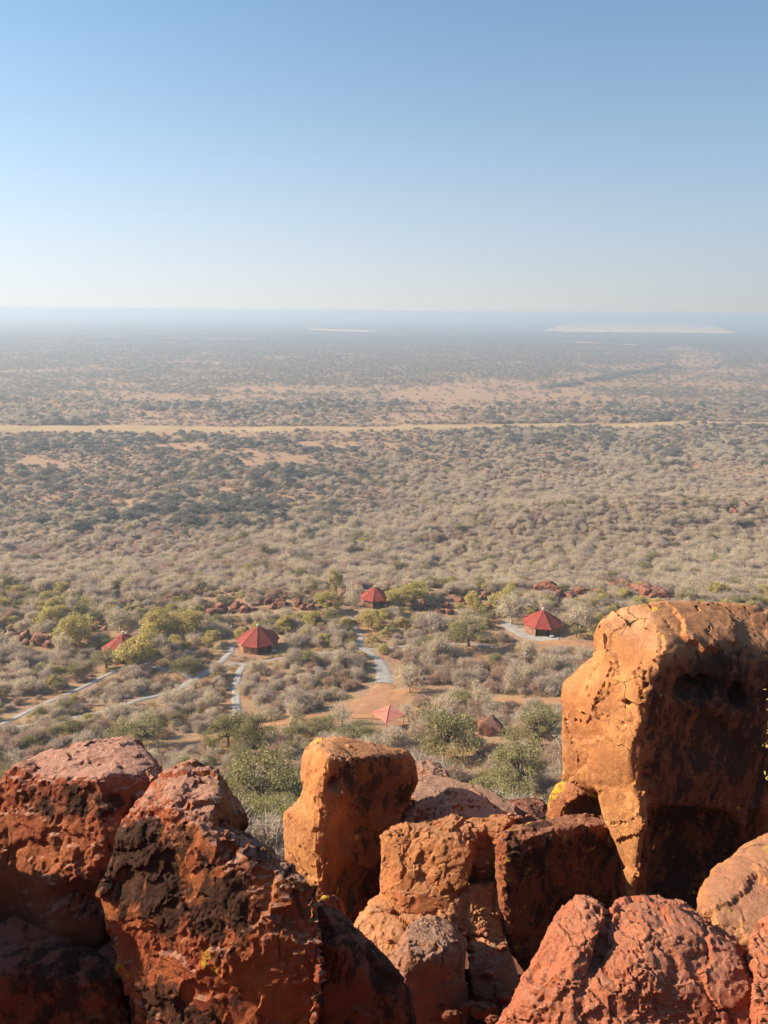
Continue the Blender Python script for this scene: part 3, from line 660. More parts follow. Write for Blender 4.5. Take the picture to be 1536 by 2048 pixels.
boulder('dark shaded boulder lying below the flat-topped boulder',
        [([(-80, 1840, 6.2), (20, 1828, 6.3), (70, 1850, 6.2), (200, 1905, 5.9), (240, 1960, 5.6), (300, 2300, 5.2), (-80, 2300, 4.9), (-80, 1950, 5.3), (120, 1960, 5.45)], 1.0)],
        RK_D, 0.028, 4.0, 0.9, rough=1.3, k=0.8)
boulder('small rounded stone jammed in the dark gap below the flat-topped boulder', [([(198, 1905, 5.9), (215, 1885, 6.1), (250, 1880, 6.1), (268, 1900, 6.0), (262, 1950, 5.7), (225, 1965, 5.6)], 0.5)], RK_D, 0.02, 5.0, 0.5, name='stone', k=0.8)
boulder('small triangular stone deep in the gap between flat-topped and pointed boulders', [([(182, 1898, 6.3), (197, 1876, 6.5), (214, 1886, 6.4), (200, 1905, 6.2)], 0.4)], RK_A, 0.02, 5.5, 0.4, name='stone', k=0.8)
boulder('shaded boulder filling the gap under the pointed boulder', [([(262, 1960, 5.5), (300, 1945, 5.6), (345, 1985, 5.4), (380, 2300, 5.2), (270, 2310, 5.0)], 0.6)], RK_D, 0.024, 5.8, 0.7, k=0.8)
boulder('tall upright boulder with a sunlit orange side and a flat top',
        [([(609, 1499, 10.7), (636, 1475, 11.2), (685, 1469, 11.4), (708, 1481, 11.3), (755, 1498, 11.3), (820, 1501, 11.6), (831, 1517, 11.45), (839, 1558, 11.35), (835, 1577, 11.3), (804, 1606, 11.1), (602, 1587, 10.6), (638, 1497, 10.35), (654, 1507, 10.12), (701, 1517, 10.2), (736, 1517, 10.5), (794, 1513, 11.1),
           (642, 1593, 10.0), (638, 1645, 10.0), (636, 1724, 10.0), (638, 1785, 10.0), (604, 1700, 10.45), (780, 1640, 11.05), (742, 1700, 10.9), (715, 1790, 10.7), (697, 1850, 10.5), (640, 1850, 10.1), (600, 1760, 10.5)], 0.9),
         ([(650, 1515, 10.05), (700, 1522, 10.05), (716, 1560, 10.05), (712, 1590, 10.1), (690, 1600, 10.0), (646, 1600, 9.95), (644, 1560, 9.98)], 0.5),
         ([(587, 1616, 10.7), (570, 1626, 10.75), (570, 1720, 10.6), (579, 1753, 10.5), (634, 1788, 10.05), (638, 1640, 10.05), (602, 1588, 10.7), (605, 1800, 10.3)], 0.5)],
        RK_C, 0.03, 6.0, 1.1, dents=[(665, 1570, 10.0, 12, 16, .25), (700, 1660, 10.3, 45, 50, .15), (720, 1780, 10.6, 50, 50, .3)], stain_shade=[(760, 1560, 90, 70, .9), (700, 1740, 80, 130, .7), (600, 1640, 45, 200, -1), (720, 1490, 110, 22, -.5)], rough=0.7, plate=1.0, flake=0.5, lump=0.3, bed=0.3)
boulder('broad rugged sunlit boulder in the middle of the pile below the upright boulder',
        [([(761, 1673, 9.6), (804, 1648, 9.72), (859, 1640, 9.78), (913, 1634, 9.85), (930, 1660, 9.6), (777, 1792, 9.3), (795, 1705, 9.4), (800, 1810, 8.95), (850, 1672, 9.45), (940, 1690, 9.35), (827, 1850, 8.7), (880, 1850, 8.7), (770, 1900, 8.9), (940, 1900, 8.7)], 1.1),
         ([(900, 1640, 9.8), (987, 1633, 9.9), (1030, 1634, 9.95), (1024, 1650, 9.7), (1002, 1690, 9.5), (1008, 1760, 9.45), (940, 1690, 9.45), (920, 1660, 9.6), (950, 1760, 9.5), (1000, 1960, 9.2)], 1.0),
         ([(855, 1690, 9.4), (880, 1677, 9.42), (915, 1675, 9.42), (938, 1700, 9.3), (948, 1730, 9.2), (946, 1752, 9.1), (925, 1774, 8.95), (885, 1788, 8.9), (860, 1745, 9.1)], 0.5),
         ([(790, 1790, 9.25), (835, 1780, 9.2), (865, 1800, 9.0), (880, 1840, 8.75), (830, 1852, 8.6), (795, 1830, 8.85)], 0.5)],
        rock_material('sandstone_rugged', varnish=0.30, clean=(0.62, 0.265, 0.10), red=(0.50, 0.165, 0.065), top=(0.58, 0.30, 0.16)), 0.024, 7.0, 0.9, dents=[(970, 1705, 9.5, 26, 30, .2), (845, 1740, 9.2, 16, 40, .08)], rough=1.4, plate=1.7, crack=1.3)
_rr = random.Random(77)
for k in range(22):
    u = _rr.uniform(775, 1030); v = _rr.choice([_rr.uniform(1690, 1770), _rr.uniform(1800, 1920), _rr.uniform(1930, 2040)]); w = _rr.uniform(6, 15)
    Y = 9.75 - (v - 1690) / 350 * 2.4; a0 = _rr.uniform(0, 6)
    pts = [(u + w * math.cos(a0 + i * .9) * _rr.uniform(.7, 1.1), v + w * .75 * math.sin(a0 + i * .9) * _rr.uniform(.7, 1.1), Y + _rr.uniform(-.06, .06)) for i in range(7)] + [(u + _rr.uniform(-3, 3), v - w * .2, Y - w * .005)]
    boulder('small angular rubble stone wedged among the rocks of the central pile', [(pts, 0.018 * w)], RK_A if k % 3 else RK_G, 0.014, 60 + k, 0.3, name='stone', group='rubble stones in the central pile', plate=1.5)
boulder('honeycombed pale orange rock wedged beside the dark-faced block',
        [([(875, 1832, 8.7), (905, 1808, 8.8), (935, 1770, 9.05), (990, 1765, 9.15), (1006, 1800, 9.0), (1002, 1840, 8.85), (960, 1868, 8.6), (920, 1876, 8.6)], 0.6)],
        rock_material('sandstone_honeycomb', varnish=0.3, clean=(0.70, 0.39, 0.17), red=(0.60, 0.27, 0.11)), 0.02, 8.0, 0.55, rough=3.0, plate=2.2, pit=2.5)
boulder('jagged orange rock below the honeycombed rock', [([(930, 1895, 8.5), (950, 1862, 8.7), (985, 1832, 8.85), (1000, 1840, 8.85), (1008, 1890, 8.6), (960, 1920, 8.3)], 0.5)], RK_C, 0.02, 9.0, 0.5, rough=2.0, plate=2.0)
boulder('smooth orange-brown rock at the foot of the dark-faced block', [([(935, 1912, 8.2), (985, 1882, 8.5), (1012, 1892, 8.5), (1040, 1962, 8.2), (1025, 2010, 8.05), (945, 2000, 7.9)], 0.6)], RK_G, 0.024, 10.0, 0.7)
boulder('sunlit rock with a grey-green stained face leaning on the broad boulder',
        [([(748, 1793, 9.3), (770, 1795, 9.2), (812, 1828, 8.9), (806, 1850, 8.7), (740, 1830, 8.9), (705, 1862, 8.7), (790, 1880, 8.45), (735, 1910, 8.35), (700, 1895, 8.5), (815, 1935, 8.1), (750, 1950, 8.0)], 0.8)], RK_C, 0.022, 11.0, 0.7, rough=1.4, plate=1.3)
boulder('brown-topped rock with a shaded front in the gap of the pile',
        [([(814, 1852, 8.0), (856, 1829, 8.4), (908, 1846, 8.4), (937, 1888, 8.1), (815, 1898, 7.5), (898, 1908, 7.55), (768, 1930, 7.65), (808, 1950, 7.35), (930, 1960, 7.75), (935, 2100, 7.8), (815, 2100, 7.5), (780, 2100, 7.6)], 0.8)], RK_G, 0.022, 12.0, 0.7, rough=1.3, plate=1.3)
boulder('block-shaped boulder with a dark shaded front face and a thin sunlit edge',
        [([(996, 1667, 8.95), (1006, 1677, 8.70), (1030, 1650, 9.05), (1089, 1638, 9.35), (1110, 1652, 9.0), (993, 1703, 8.9), (1003, 1753, 8.68), (1002, 1826, 8.95), (1014, 1837, 8.72), (1018, 1900, 8.95), (1060, 1955, 9.2), (1090, 1880, 9.05), (1130, 1760, 8.92), (1150, 1660, 9.05)], 1.0),
         ([(1075, 1640, 9.4), (1140, 1634, 9.55), (1212, 1634, 9.7), (1212, 1650, 9.3), (1120, 1655, 9.02), (1150, 1760, 9.0), (1290, 1640, 9.7), (1290, 1850, 9.7), (1120, 1890, 9.25), (1080, 1930, 9.25)], 0.9)],
        rock_material('sandstone_stained_block', varnish=0.6, lichen=0.25, clean=(0.42, 0.15, 0.06), red=(0.30, 0.085, 0.04)), 0.026, 13.0, 1.0, stain_shade=[(1130, 1760, 150, 110, .28), (998, 1760, 14, 160, -1)], rough=1.3, plate=1.3, crack=1.0)
boulder('yellow-lichened arched rock perched behind the dark-faced block',
        [([(1089, 1634, 10.0), (1098, 1598, 10.1), (1110, 1570, 10.2), (1125, 1560, 10.2), (1160, 1572, 10.0), (1195, 1578, 10.0), (1210, 1600, 10.0), (1218, 1650, 10.0), (1150, 1655, 9.75)], 0.6)], RK_F, 0.02, 14.0, 0.6, dents=[(1172, 1628, 9.9, 42, 34, .45)], plate=0.5)
boulder('huge rounded boulder with a sunlit orange flank tapering to a pointed tusk',
        [([(1241, 1209, 10.2), (1306, 1202, 10.2), (1414, 1202, 10.5), (1487, 1209, 10.7), (1560, 1226, 10.8), (1720, 1280, 10.9), (1194, 1244, 10.0), (1183, 1274, 9.9), (1187, 1302, 9.85), (1353, 1285, 9.3), (1320, 1314, 9.02), (1299, 1343, 8.92), (1290, 1400, 8.85), (1310, 1240, 9.65), (1450, 1260, 9.9), (1536, 1320, 9.9), (1720, 1330, 10.2),
           (1536, 1420, 10.0), (1720, 1450, 10.2), (1190, 1500, 9.6), (1282, 1500, 8.85), (1420, 1320, 9.5)], 2.4),
         ([(1119, 1377, 9.95), (1116, 1390, 9.9), (1120, 1470, 9.85), (1118, 1506, 9.8), (1124, 1556, 9.75), (1183, 1580, 9.35), (1282, 1415, 8.85), (1268, 1506, 8.8), (1272, 1607, 8.85), (1186, 1310, 9.9), (1299, 1343, 8.92), (1536, 1400, 10.0), (1720, 1400, 10.2), (1500, 1560, 10.1), (1720, 1640, 10.4), (1400, 1600, 9.95)], 2.0),
         ([(1405, 1420, 9.35), (1450, 1420, 9.4), (1440, 1520, 9.35), (1475, 1560, 9.4), (1495, 1650, 9.55), (1470, 1640, 9.5), (1425, 1560, 9.45)], 0.6),
         ([(1190, 1565, 9.3), (1212, 1636, 9.1), (1241, 1705, 8.92), (1255, 1777, 8.8), (1265, 1822, 8.75), (1276, 1759, 8.6), (1290, 1676, 8.62), (1276, 1600, 8.75), (1290, 1560, 8.85)], 0.25),
         ([(1262, 1590, 11.6), (1720, 1600, 11.8), (1262, 1900, 11.2), (1720, 1900, 11.2)], 1.5)],
        RK_C, 0.032, 15.0, 1.3, dents=[(1398, 1378, 9.5, 52, 22, .6), (1475, 1392, 9.8, 20, 22, .6), (1272, 1250, 9.9, 14, 16, .06), (1255, 1411, 9.3, 4, 5, .2), (1400, 1480, 9.6, 90, 60, .1)],
        stain_shade=[(1400, 1540, 120, 150, .9), (1420, 1750, 170, 150, 1.0), (1500, 1480, 90, 130, .6), (1340, 1420, 50, 90, .5), (1450, 1400, 160, 120, .6), (1430, 1470, 150, 190, .5), (1195, 1400, 75, 200, -.30), (1245, 1680, 50, 140, -.8), (1270, 1260, 60, 40, -.3)], rough=0.5, plate=1.1, flake=0.3, crack=2.2, lump=0.3, bed=0.15, cutd=0.22)  # varnish on front and recess, strengthened to deepen their shade
boulder('orange sloping boulder between the pitted boulder and the huge tusked boulder',
        [([(1393, 1811, 5.25), (1414, 1762, 5.5), (1465, 1723, 5.75), (1487, 1694, 5.95), (1501, 1690, 5.95), (1536, 1670, 6.1), (1720, 1600, 6.5), (1422, 1840, 4.95), (1451, 1890, 4.75), (1520, 1920, 4.6), (1720, 1920, 4.7), (1480, 1745, 5.45), (1560, 1730, 5.5)], 1.2)],
        rock_material('sandstone_orange_lichen', varnish=0.25, lichen=0.2, clean=(0.66, 0.31, 0.13), red=(0.56, 0.22, 0.10)), 0.024, 16.0, 0.9)
boulder('pitted pink boulder split by a crack running down its sloping face',
        [([(1103, 1872, 2.95), (1108, 1850, 2.98), (1127, 1828, 3.0), (1135, 1812, 3.05), (1161, 1793, 3.1), (1185, 1803, 3.1), (1213, 1822, 3.0), (1099, 1905, 2.85), (1034, 1999, 2.72), (985, 2070, 2.6), (1150, 1900, 2.75), (1140, 2120, 2.45), (975, 2120, 2.55), (1200, 1860, 2.85)], 0.5),
         ([(1240, 1812, 3.1), (1306, 1797, 3.1), (1364, 1802, 3.1), (1389, 1816, 3.05), (1447, 1869, 2.95), (1495, 1900, 2.85), (1508, 2000, 2.65), (1508, 2120, 2.5), (1250, 2120, 2.45), (1080, 2120, 2.48), (1300, 1850, 2.87), (1250, 1950, 2.66), (1215, 1835, 3.0), (1130, 1990, 2.65)], 0.6)],
        RK_E, 0.0095, 17.0, 0.42, rough=1.5, plate=1.5, crack=2.0, pit=1.0)
boulder('pitted pink rock beside the crack at the edge of the pitted boulder',
        [([(1502, 1880, 2.85), (1518, 1839, 2.98), (1620, 1825, 3.0), (1514, 1960, 2.62), (1520, 2050, 2.48), (1512, 2120, 2.4), (1720, 2120, 2.4), (1720, 1840, 3.0)], 0.5)], RK_E, 0.011, 18.0, 0.42, rough=2.2, pit=1.3)
boulder('flat grey-brown slab behind the upright boulder',
        [([(812, 1602, 12.3), (839, 1553, 13.6), (898, 1552, 13.8), (930, 1561, 13.6), (990, 1585, 13.2), (1036, 1616, 12.7), (1040, 1640, 12.2), (805, 1660, 12.0)], 1.2)], RK_G, 0.04, 19.0, 1.0, rough=0.8, plate=0.5)
boulder('rough dark red rock lying in front of the flat slab',
        [([(798, 1645, 11.2), (835, 1608, 11.5), (905, 1574, 11.9), (950, 1580, 11.8), (962, 1602, 11.5), (1022, 1627, 11.3), (1030, 1650, 11.0), (800, 1680, 10.7), (900, 1625, 11.1)], 0.6)], RK_A, 0.028, 20.0, 0.8, rough=1.6, plate=1.6)
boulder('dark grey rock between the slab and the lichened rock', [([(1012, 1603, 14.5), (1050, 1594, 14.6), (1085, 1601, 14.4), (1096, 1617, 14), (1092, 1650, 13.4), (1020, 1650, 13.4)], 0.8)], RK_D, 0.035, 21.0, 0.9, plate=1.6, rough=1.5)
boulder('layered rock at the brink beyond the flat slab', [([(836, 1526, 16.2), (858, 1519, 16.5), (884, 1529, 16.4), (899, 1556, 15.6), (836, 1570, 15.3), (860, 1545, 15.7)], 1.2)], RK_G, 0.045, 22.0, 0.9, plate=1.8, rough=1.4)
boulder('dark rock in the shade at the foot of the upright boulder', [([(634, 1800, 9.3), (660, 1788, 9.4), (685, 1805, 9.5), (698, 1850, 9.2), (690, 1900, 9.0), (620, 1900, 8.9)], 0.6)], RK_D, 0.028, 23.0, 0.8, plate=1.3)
boulder('tiny yellow-lichened stone at the foot of the upright boulder', [([(638, 1798, 9.2), (648, 1790, 9.25), (656, 1793, 9.25), (652, 1801, 9.15)], 0.14)], rock_material('lichen_stone', lichen=1.6, varnish=0.0, clean=(.6, .42, .12), red=(.58, .38, .1)), 0.012, 24.0, 0.2, name='stone')
for k, (u, v, Y, w, lab) in enumerate([(1036, 1636, 9.9, 11, 'flat reddish stone lying on top of the broad boulder'), (1056, 1632, 10.0, 9, 'small pale stone lying on top of the broad boulder'), (1020, 1630, 10.2, 7, 'tiny stone at the back of the broad boulder'),
                                       (974, 1728, 9.35, 9, 'small angular stone resting in the cleft above the honeycombed rock'), (965, 1745, 9.25, 8, 'pale knobbly stone resting in the cleft above the honeycombed rock'),
                                       (905, 2032, 7.2, 24, 'dark stone at the bottom of the gap'), (965, 2020, 7.4, 30, 'rounded shaded stone at the bottom of the gap'), (1015, 1998, 7.6, 26, 'shaded stone beside the pitted boulder at the bottom of the gap'), (988, 2040, 6.6, 20, 'small reddish stone beside the pitted boulder at the bottom of the gap')]):
    rr = random.Random(k); pts = [(u + w * math.cos(a) * rr.uniform(.8, 1.1), v + w * .6 * math.sin(a) * rr.uniform(.8, 1.1), Y + rr.uniform(-.05, .05)) for a in [i * 1.05 for i in range(6)]] + [(u, v, Y - w * .004)]
    boulder(lab, [(pts, 0.012 * w)], RK_A if k < 5 else RK_D, 0.012 if k < 5 else 0.02, 30 + k, 0.25 if k < 5 else .5, name='stone')

# leafy twig at the edge of the huge boulder
tw = at_y(np.array([1612., 1588, 1575, 1569]), np.array([1960., 1720, 1520, 1380]), np.array([7.4, 7.6, 7.7, 7.75])); o = empty('leafy_sapling', tw[0]); tag(o, 'thin yellow-green leafy sapling beside the huge tusked boulder', 'sapling')
m = MB(); m.tube([Vector(q) - Vector(tw[0]) for q in tw], [.03, .024, .018, .008], 6); link('stem', m.mesh('stem', M_GREYBARK, True), o)
rs_ = np.random.RandomState(2)
for (u, v) in ((1545, 1392), (1548, 1420), (1546, 1488), (1544, 1530), (1543, 1552), (1545, 1450), (1560, 1390), (1570, 1500), (1560, 1600)):
    c = at_y(np.float64(u), np.float64(v), 7.65); k = int(np.argmin(np.abs(tw[:, 2] - c[2] + .12))); m = MB()
    m.tube([Vector(tw[min(k, 3)]) - Vector(tw[0]), Vector(c) - Vector(tw[0])], [.008, .004], 5); b = link('branch', m.mesh('branch', M_GREYBARK, True), o)
    n = 26; P = c - tw[0] + rs_.normal(size=(n, 3)) * .035; A_ = rs_.normal(size=(n, 3)); A_ /= np.linalg.norm(A_, axis=1)[:, None]; B_ = np.cross(A_, rs_.normal(size=(n, 3))); B_ /= np.linalg.norm(B_, axis=1)[:, None]
    V = np.stack([P - A_ * .022, P + B_ * .011, P + A_ * .022, P - B_ * .011], 1).reshape(-1, 3); link('leaves', mesh_from('leaves', V, np.arange(n * 4).reshape(-1, 4), M_YELLOW, False), b)

# ------------------------------------------------------------------ boulders out in the scrub
def rock_proto(seed):
    rr = random.Random(seed); bm = bmesh.new()
    for _ in range(16):
        d = Vector((rr.gauss(0, 1), rr.gauss(0, 1), rr.gauss(0, 1))).normalized(); bm.verts.new((d.x * rr.uniform(.8, 1.1), d.y * rr.uniform(.7, 1), d.z * rr.uniform(.6, .85) + .25))
    g = bmesh.ops.convex_hull(bm, input=bm.verts[:]); bmesh.ops.delete(bm, geom=list({e for e in g['geom_unused'] + g['geom_interior'] if isinstance(e, bmesh.types.BMVert)}), context='VERTS')
    bmesh.ops.subdivide_edges(bm, edges=bm.edges[:], cuts=4, use_grid_fill=True); bmesh.ops.triangulate(bm, faces=bm.faces[:])
    me = bpy.data.meshes.new('far_rock'); bm.to_mesh(me); bm.free(); V, N = arrays(me); V = weather(V, N, 1.6, seed * 3.3, plate=2.2, rough=2.5)
    me.vertices.foreach_set('co', V.astype(np.float32).ravel()); me.polygons.foreach_set('use_smooth', np.ones(len(me.polygons), bool)); me.update(); return me
RK_FAR = rock_material('ridge_sandstone', varnish=0.85, clean=(0.32, 0.125, 0.07), red=(0.22, 0.075, 0.045), top=(0.36, 0.19, 0.125), fine=0.35, top_amt=0.5)
PROTO_ROCK = [rock_proto(s) for s in range(5)]
for m_ in PROTO_ROCK: m_.materials.append(RK_FAR)
ROCKS = []
def far_rock(u, v, wpx, label, group, flat=0.8):
    p = ground_at(u, v); dist = math.sqrt(p[0] ** 2 + p[1] ** 2 + (CAMZ - p[2]) ** 2); s = wpx / 2 * dist / F * (1.6 if p[1] < 230 else 1.4)
    rr = random.Random(int(u * 31 + v * 7)); o = link('boulder', PROTO_ROCK[rr.randrange(5)], None, (p[0], p[1], p[2] - 0.1 * s))
    o.scale = (s, s * rr.uniform(.7, 1.1), s * rr.uniform(.8, 1.2) * flat); o.rotation_euler = (rr.uniform(-.2, .2), rr.uniform(-.2, .2), rr.uniform(0, 6.3))
    tag(o, label, 'boulder', group); ROCKS.append((p[0], p[1], s)); return o
rr = random.Random(5)
far_rock(980, 1468, 50, 'single pale-topped red boulder among bushes beyond the boulder pile', None)
far_rock(972, 1508, 34, 'dark half-buried boulder just below the single red boulder', None, .6)
for (n, u0_, u1_, v0, v1, w0, w1, lab, grp) in [
    (13, 418, 575, 1226, 1206, 12, 26, 'red boulder in the low rocky wall behind the forked-path hut', 'boulders of the rocky wall behind the huts'),
    (12, 5, 105, 1275, 1288, 18, 38, 'dark red boulder in the heap at the end of the bushy crest', 'boulders heaped at the end of the crest'),
    (4, 675, 700, 1205, 1196, 14, 22, 'dark red boulder beside the crest hut', 'boulders beside the crest hut'),
    (3, 695, 712, 1248, 1254, 10, 18, 'small red boulder at the head of the pale path', 'boulders at the head of the pale path'),
    (9, 830, 905, 1208, 1222, 14, 26, 'dark boulder among bushes between the two farther huts', 'boulders between the farther huts'),
    (8, 1035, 1112, 1166, 1178, 16, 28, 'dark weathered boulder in the outcrop above the apron hut', 'boulders of the outcrop above the apron hut'),
    (13, 1205, 1335, 1172, 1190, 16, 30, 'dark weathered boulder in the outcrop above the huge tusked boulder', 'boulders of the outcrop beyond the tusked boulder'),
    (8, 590, 690, 1216, 1204, 12, 22, 'dark red boulder on the crest between the forked-path hut and the crest hut', 'boulders on the crest'),
    (9, 905, 1000, 1204, 1192, 12, 24, 'dark boulder on the wooded crest beside the bright green tree', 'boulders on the wooded crest'),
    (7, 1118, 1205, 1190, 1180, 12, 24, 'dark boulder on the crest behind the apron hut', 'boulders behind the apron hut'),
    (8, 110, 215, 1262, 1255, 12, 22, 'dark red boulder among yellow-green bushes of the crest', 'boulders among the crest bushes'),
    (5, 985, 1010, 1215, 1228, 10, 18, 'red boulder in the bushes beside the apron hut', 'boulders beside the apron hut'),
    (12, 775, 900, 1095, 1062, 8, 15, 'small red boulder on the stony rise in the scrub', 'boulders on the stony rise'),
    (12, 1440, 1540, 1030, 1000, 9, 18, 'red boulder on the far stony spur', 'boulders on the far stony spur')]:
    for k in range(n):
        t_ = (k + rr.random() * .8) / n
        far_rock(u0_ + (u1_ - u0_) * t_, v0 + (v1 - v0) * t_ + rr.uniform(-7, 7), rr.uniform(w0, w1), lab, grp)
for (u, v, w, lab) in [(898, 1036, 14, 'small pale red boulder crowning the stony rise'), (948, 1038, 11, 'small round boulder beside the one crowning the rise'), (1452, 1000, 20, 'red boulder with a dark hollow standing out of far bushes'),
                       (1347, 1062, 16, 'flat orange boulder alone among beige bushes'), (1285, 1104, 14, 'dark boulder alone among pale bushes below the flat orange one'), (1335, 1098, 16, 'dark boulder beside the gap in the beige bushes'), (636, 1166, 14, 'pale upright boulder in the scrub behind the crest')]:
    far_rock(u, v, w, lab, None)

# fire ring near the first hut
p = ground_at(481, 1258); o = empty('fire_ring', p); tag(o, 'round stone fire ring with grey ash beside the forked-path hut', 'fire ring')
m = MB(); m.tube([(0, 0, -.2), (0, 0, .12)], [1.25, 1.25], 20); link('ash_bed', m.mesh('ash_bed', M_PATH), o)
sm = mesh_from('stone', *(lambda q: (q.v, q.f))((lambda q: (q.tube([(0, 0, -.3), (0, 0, .1), (0, 0, .42)], [.26, .3, .2], 7), q)[1])(MB())), RK_FAR, True)
for k in range(18):
    s_ = link('stone', sm, o, (1.45 * math.cos(k * .349), 1.45 * math.sin(k * .349), 0)); s_.rotation_euler = (rr.uniform(-.2, .2), rr.uniform(-.2, .2), rr.uniform(0, 6)); s_.scale = (1, 1, rr.uniform(.8, 1.2))
CLEAR.append((p[0], p[1], 3.0, 1.0))

# ------------------------------------------------------------------ vegetation prototypes
def plant_meshes(name, seed, h, w, kind, n_clump, n_per, elem, esize, mat, bark, zlow=0.25, nbranch=9, trunk_h=0.2, rad=0.09, clump_r=0.26, flat=1.0):
    rs = np.random.RandomState(seed); rx = w / 2
    cl = []
    while len(cl) < n_clump:
        d = rs.normal(size=3); d /= np.linalg.norm(d)
        if d[2] < -0.25: continue
        k = rs.uniform(.55, 1.0) * rs.uniform(.85, 1.12)
        c = np.array([d[0] * rx * k * .85, d[1] * rx * k * .85, h * zlow + max(d[2], -0.2) * (h * (1 - zlow)) * k * .85])
        cl.append(c)
    cl = np.array(cl); cr_ = clump_r * w * rs.uniform(.3, 1.15, n_clump)
    cl[:, :2] *= 1 + 0.28 * np.sin(np.arctan2(cl[:, 1], cl[:, 0]) * rs.choice([2, 3]) + rs.uniform(0, 6))[:, None]
    V, Fc = [], []
    wq = cr_ ** 2; idx = rs.choice(n_clump, n_clump * n_per, p=wq / wq.sum())
    off = rs.normal(size=(len(idx), 3)); off /= np.linalg.norm(off, axis=1)[:, None]; off *= (rs.rand(len(idx)) ** 0.45)[:, None]
    off[:, 2] *= 0.7 * flat
    P = cl[idx] + off * cr_[idx][:, None]; P[:, 2] = np.maximum(P[:, 2], 0.06)
    n = len(P)
    if elem == 'twig':
        root = np.array([0, 0, h * 0.05]); D = P - root; D /= np.linalg.norm(D, axis=1)[:, None]
        D = D + 0.75 * rs.normal(size=(n, 3)); D /= np.linalg.norm(D, axis=1)[:, None]
        L = esize * rs.uniform(.6, 1.4, n); S = np.cross(D, rs.normal(size=(n, 3))); S /= np.linalg.norm(S, axis=1)[:, None]
        wd = (esize * 0.04 * rs.uniform(.7, 1.3, n))[:, None]
        V = np.stack([P - D * L[:, None] / 2 - S * wd, P - D * L[:, None] / 2 + S * wd, P + D * L[:, None] / 2 + S * wd * .35, P + D * L[:, None] / 2 - S * wd * .35], 1).reshape(-1, 3)
    else:
        A = rs.normal(size=(n, 3)); A /= np.linalg.norm(A, axis=1)[:, None]; B = np.cross(A, rs.normal(size=(n, 3))); B /= np.linalg.norm(B, axis=1)[:, None]
        e = (esize * rs.uniform(.5, 1.2, n))[:, None]
        V = np.stack([P - A * e, P + B * e * .55, P + A * e, P - B * e * .55], 1).reshape(-1, 3)
    Fq = np.arange(n * 4).reshape(-1, 4)
    crown = mesh_from(name + '_crown', V, Fq, mat, False)
    m = MB(); rr = random.Random(seed)
    order = list(rs.permutation(n_clump))[:nbranch]
    th = h * trunk_h
    if trunk_h > 0.12:
        m.tube([(0, 0, -.5), (rr.uniform(-.1, .1), rr.uniform(-.1, .1), th * .5), (0, 0, th)], [rad * 1.5, rad * 1.15, rad], 7)
    for k in order:
        c = Vector(cl[k]); b = Vector((0, 0, th)) if trunk_h > .12 else Vector((rr.uniform(-.25, .25), rr.uniform(-.25, .25), -.3))
        md = b.lerp(c, .5) + Vector((rr.uniform(-.12, .12) * w, rr.uniform(-.12, .12) * w, h * .05)); q = rad * (0.62 if trunk_h > .12 else .5)
        m.tube([b, b.lerp(md, .5) + Vector((rr.uniform(-.05, .05), rr.uniform(-.05, .05), 0)) * w, md, c], [q, q * .8, q * .6, q * .25], 5)
        for _ in range(2):
            e = c + Vector((rr.uniform(-1, 1), rr.uniform(-1, 1), rr.uniform(-.2, .8))) * w * .16; m.tube([md, md.lerp(e, .5) + Vector((0, 0, .05 * h)), e], [q * .45, q * .3, q * .12], 4)
    return crown, m.mesh(name + '_trunk', bark, True)

KINDS = {}   # kind -> list of (crown mesh, trunk mesh, height, width)
def kind(k, name, variants, **kw):
    KINDS[k] = []
    for i in range(variants):
        q = dict(kw); q['h'] *= (1, .85, 1.12)[i % 3]; q['w'] *= (1, 1.1, .92)[i % 3]
        c, t = plant_meshes(name, 100 * len(KINDS) + i, kind=k, **q); KINDS[k].append((c, t, q['h'], q['w']))
kind('grey', 'grey_bush', 3, h=3.0, w=5.0, n_clump=24, n_per=74, elem='twig', esize=0.85, clump_r=.27, mat=M_GREY, bark=M_GREYBARK, nbranch=12, trunk_h=.1, rad=.08)
kind('brown', 'brown_bush', 3, h=2.5, w=4.4, n_clump=22, n_per=70, elem='twig', esize=0.8, clump_r=.27, mat=M_BROWN, bark=M_GREYBARK, nbranch=12, trunk_h=.1, rad=.07)
kind('pale', 'pale_bush', 2, h=3.2, w=5.4, n_clump=26, n_per=72, elem='twig', esize=0.85, clump_r=.27, mat=M_PALE, bark=M_PALEBARK, nbranch=12, trunk_h=.1, rad=.08)
kind('olive', 'olive_acacia', 3, h=4.4, w=6.4, n_clump=46, n_per=150, elem='leaf', esize=0.095, mat=M_OLIVE, bark=M_BARK, nbranch=16, trunk_h=.30, rad=.15, zlow=.5, clump_r=.17, flat=.7)
kind('yellow', 'yellow_shrub', 3, h=3.8, w=4.4, n_clump=28, n_per=170, elem='leaf', esize=0.115, mat=M_YELLOW, bark=M_GREYBARK, nbranch=12, trunk_h=.16, rad=.08, zlow=.35, clump_r=.19)
kind('bare', 'bare_tree', 2, h=5.0, w=4.4, n_clump=30, n_per=22, elem='twig', esize=0.85, mat=M_PALE, bark=M_PALEBARK, nbranch=30, trunk_h=.22, rad=.11, zlow=.4)
kind('dark', 'dark_thorn', 2, h=5.0, w=8.0, n_clump=34, n_per=60, elem='leaf', esize=0.26, mat=M_DARKGREEN, bark=M_BARK, nbranch=8, trunk_h=.28, rad=.2, zlow=.5, clump_r=.17, flat=.6)

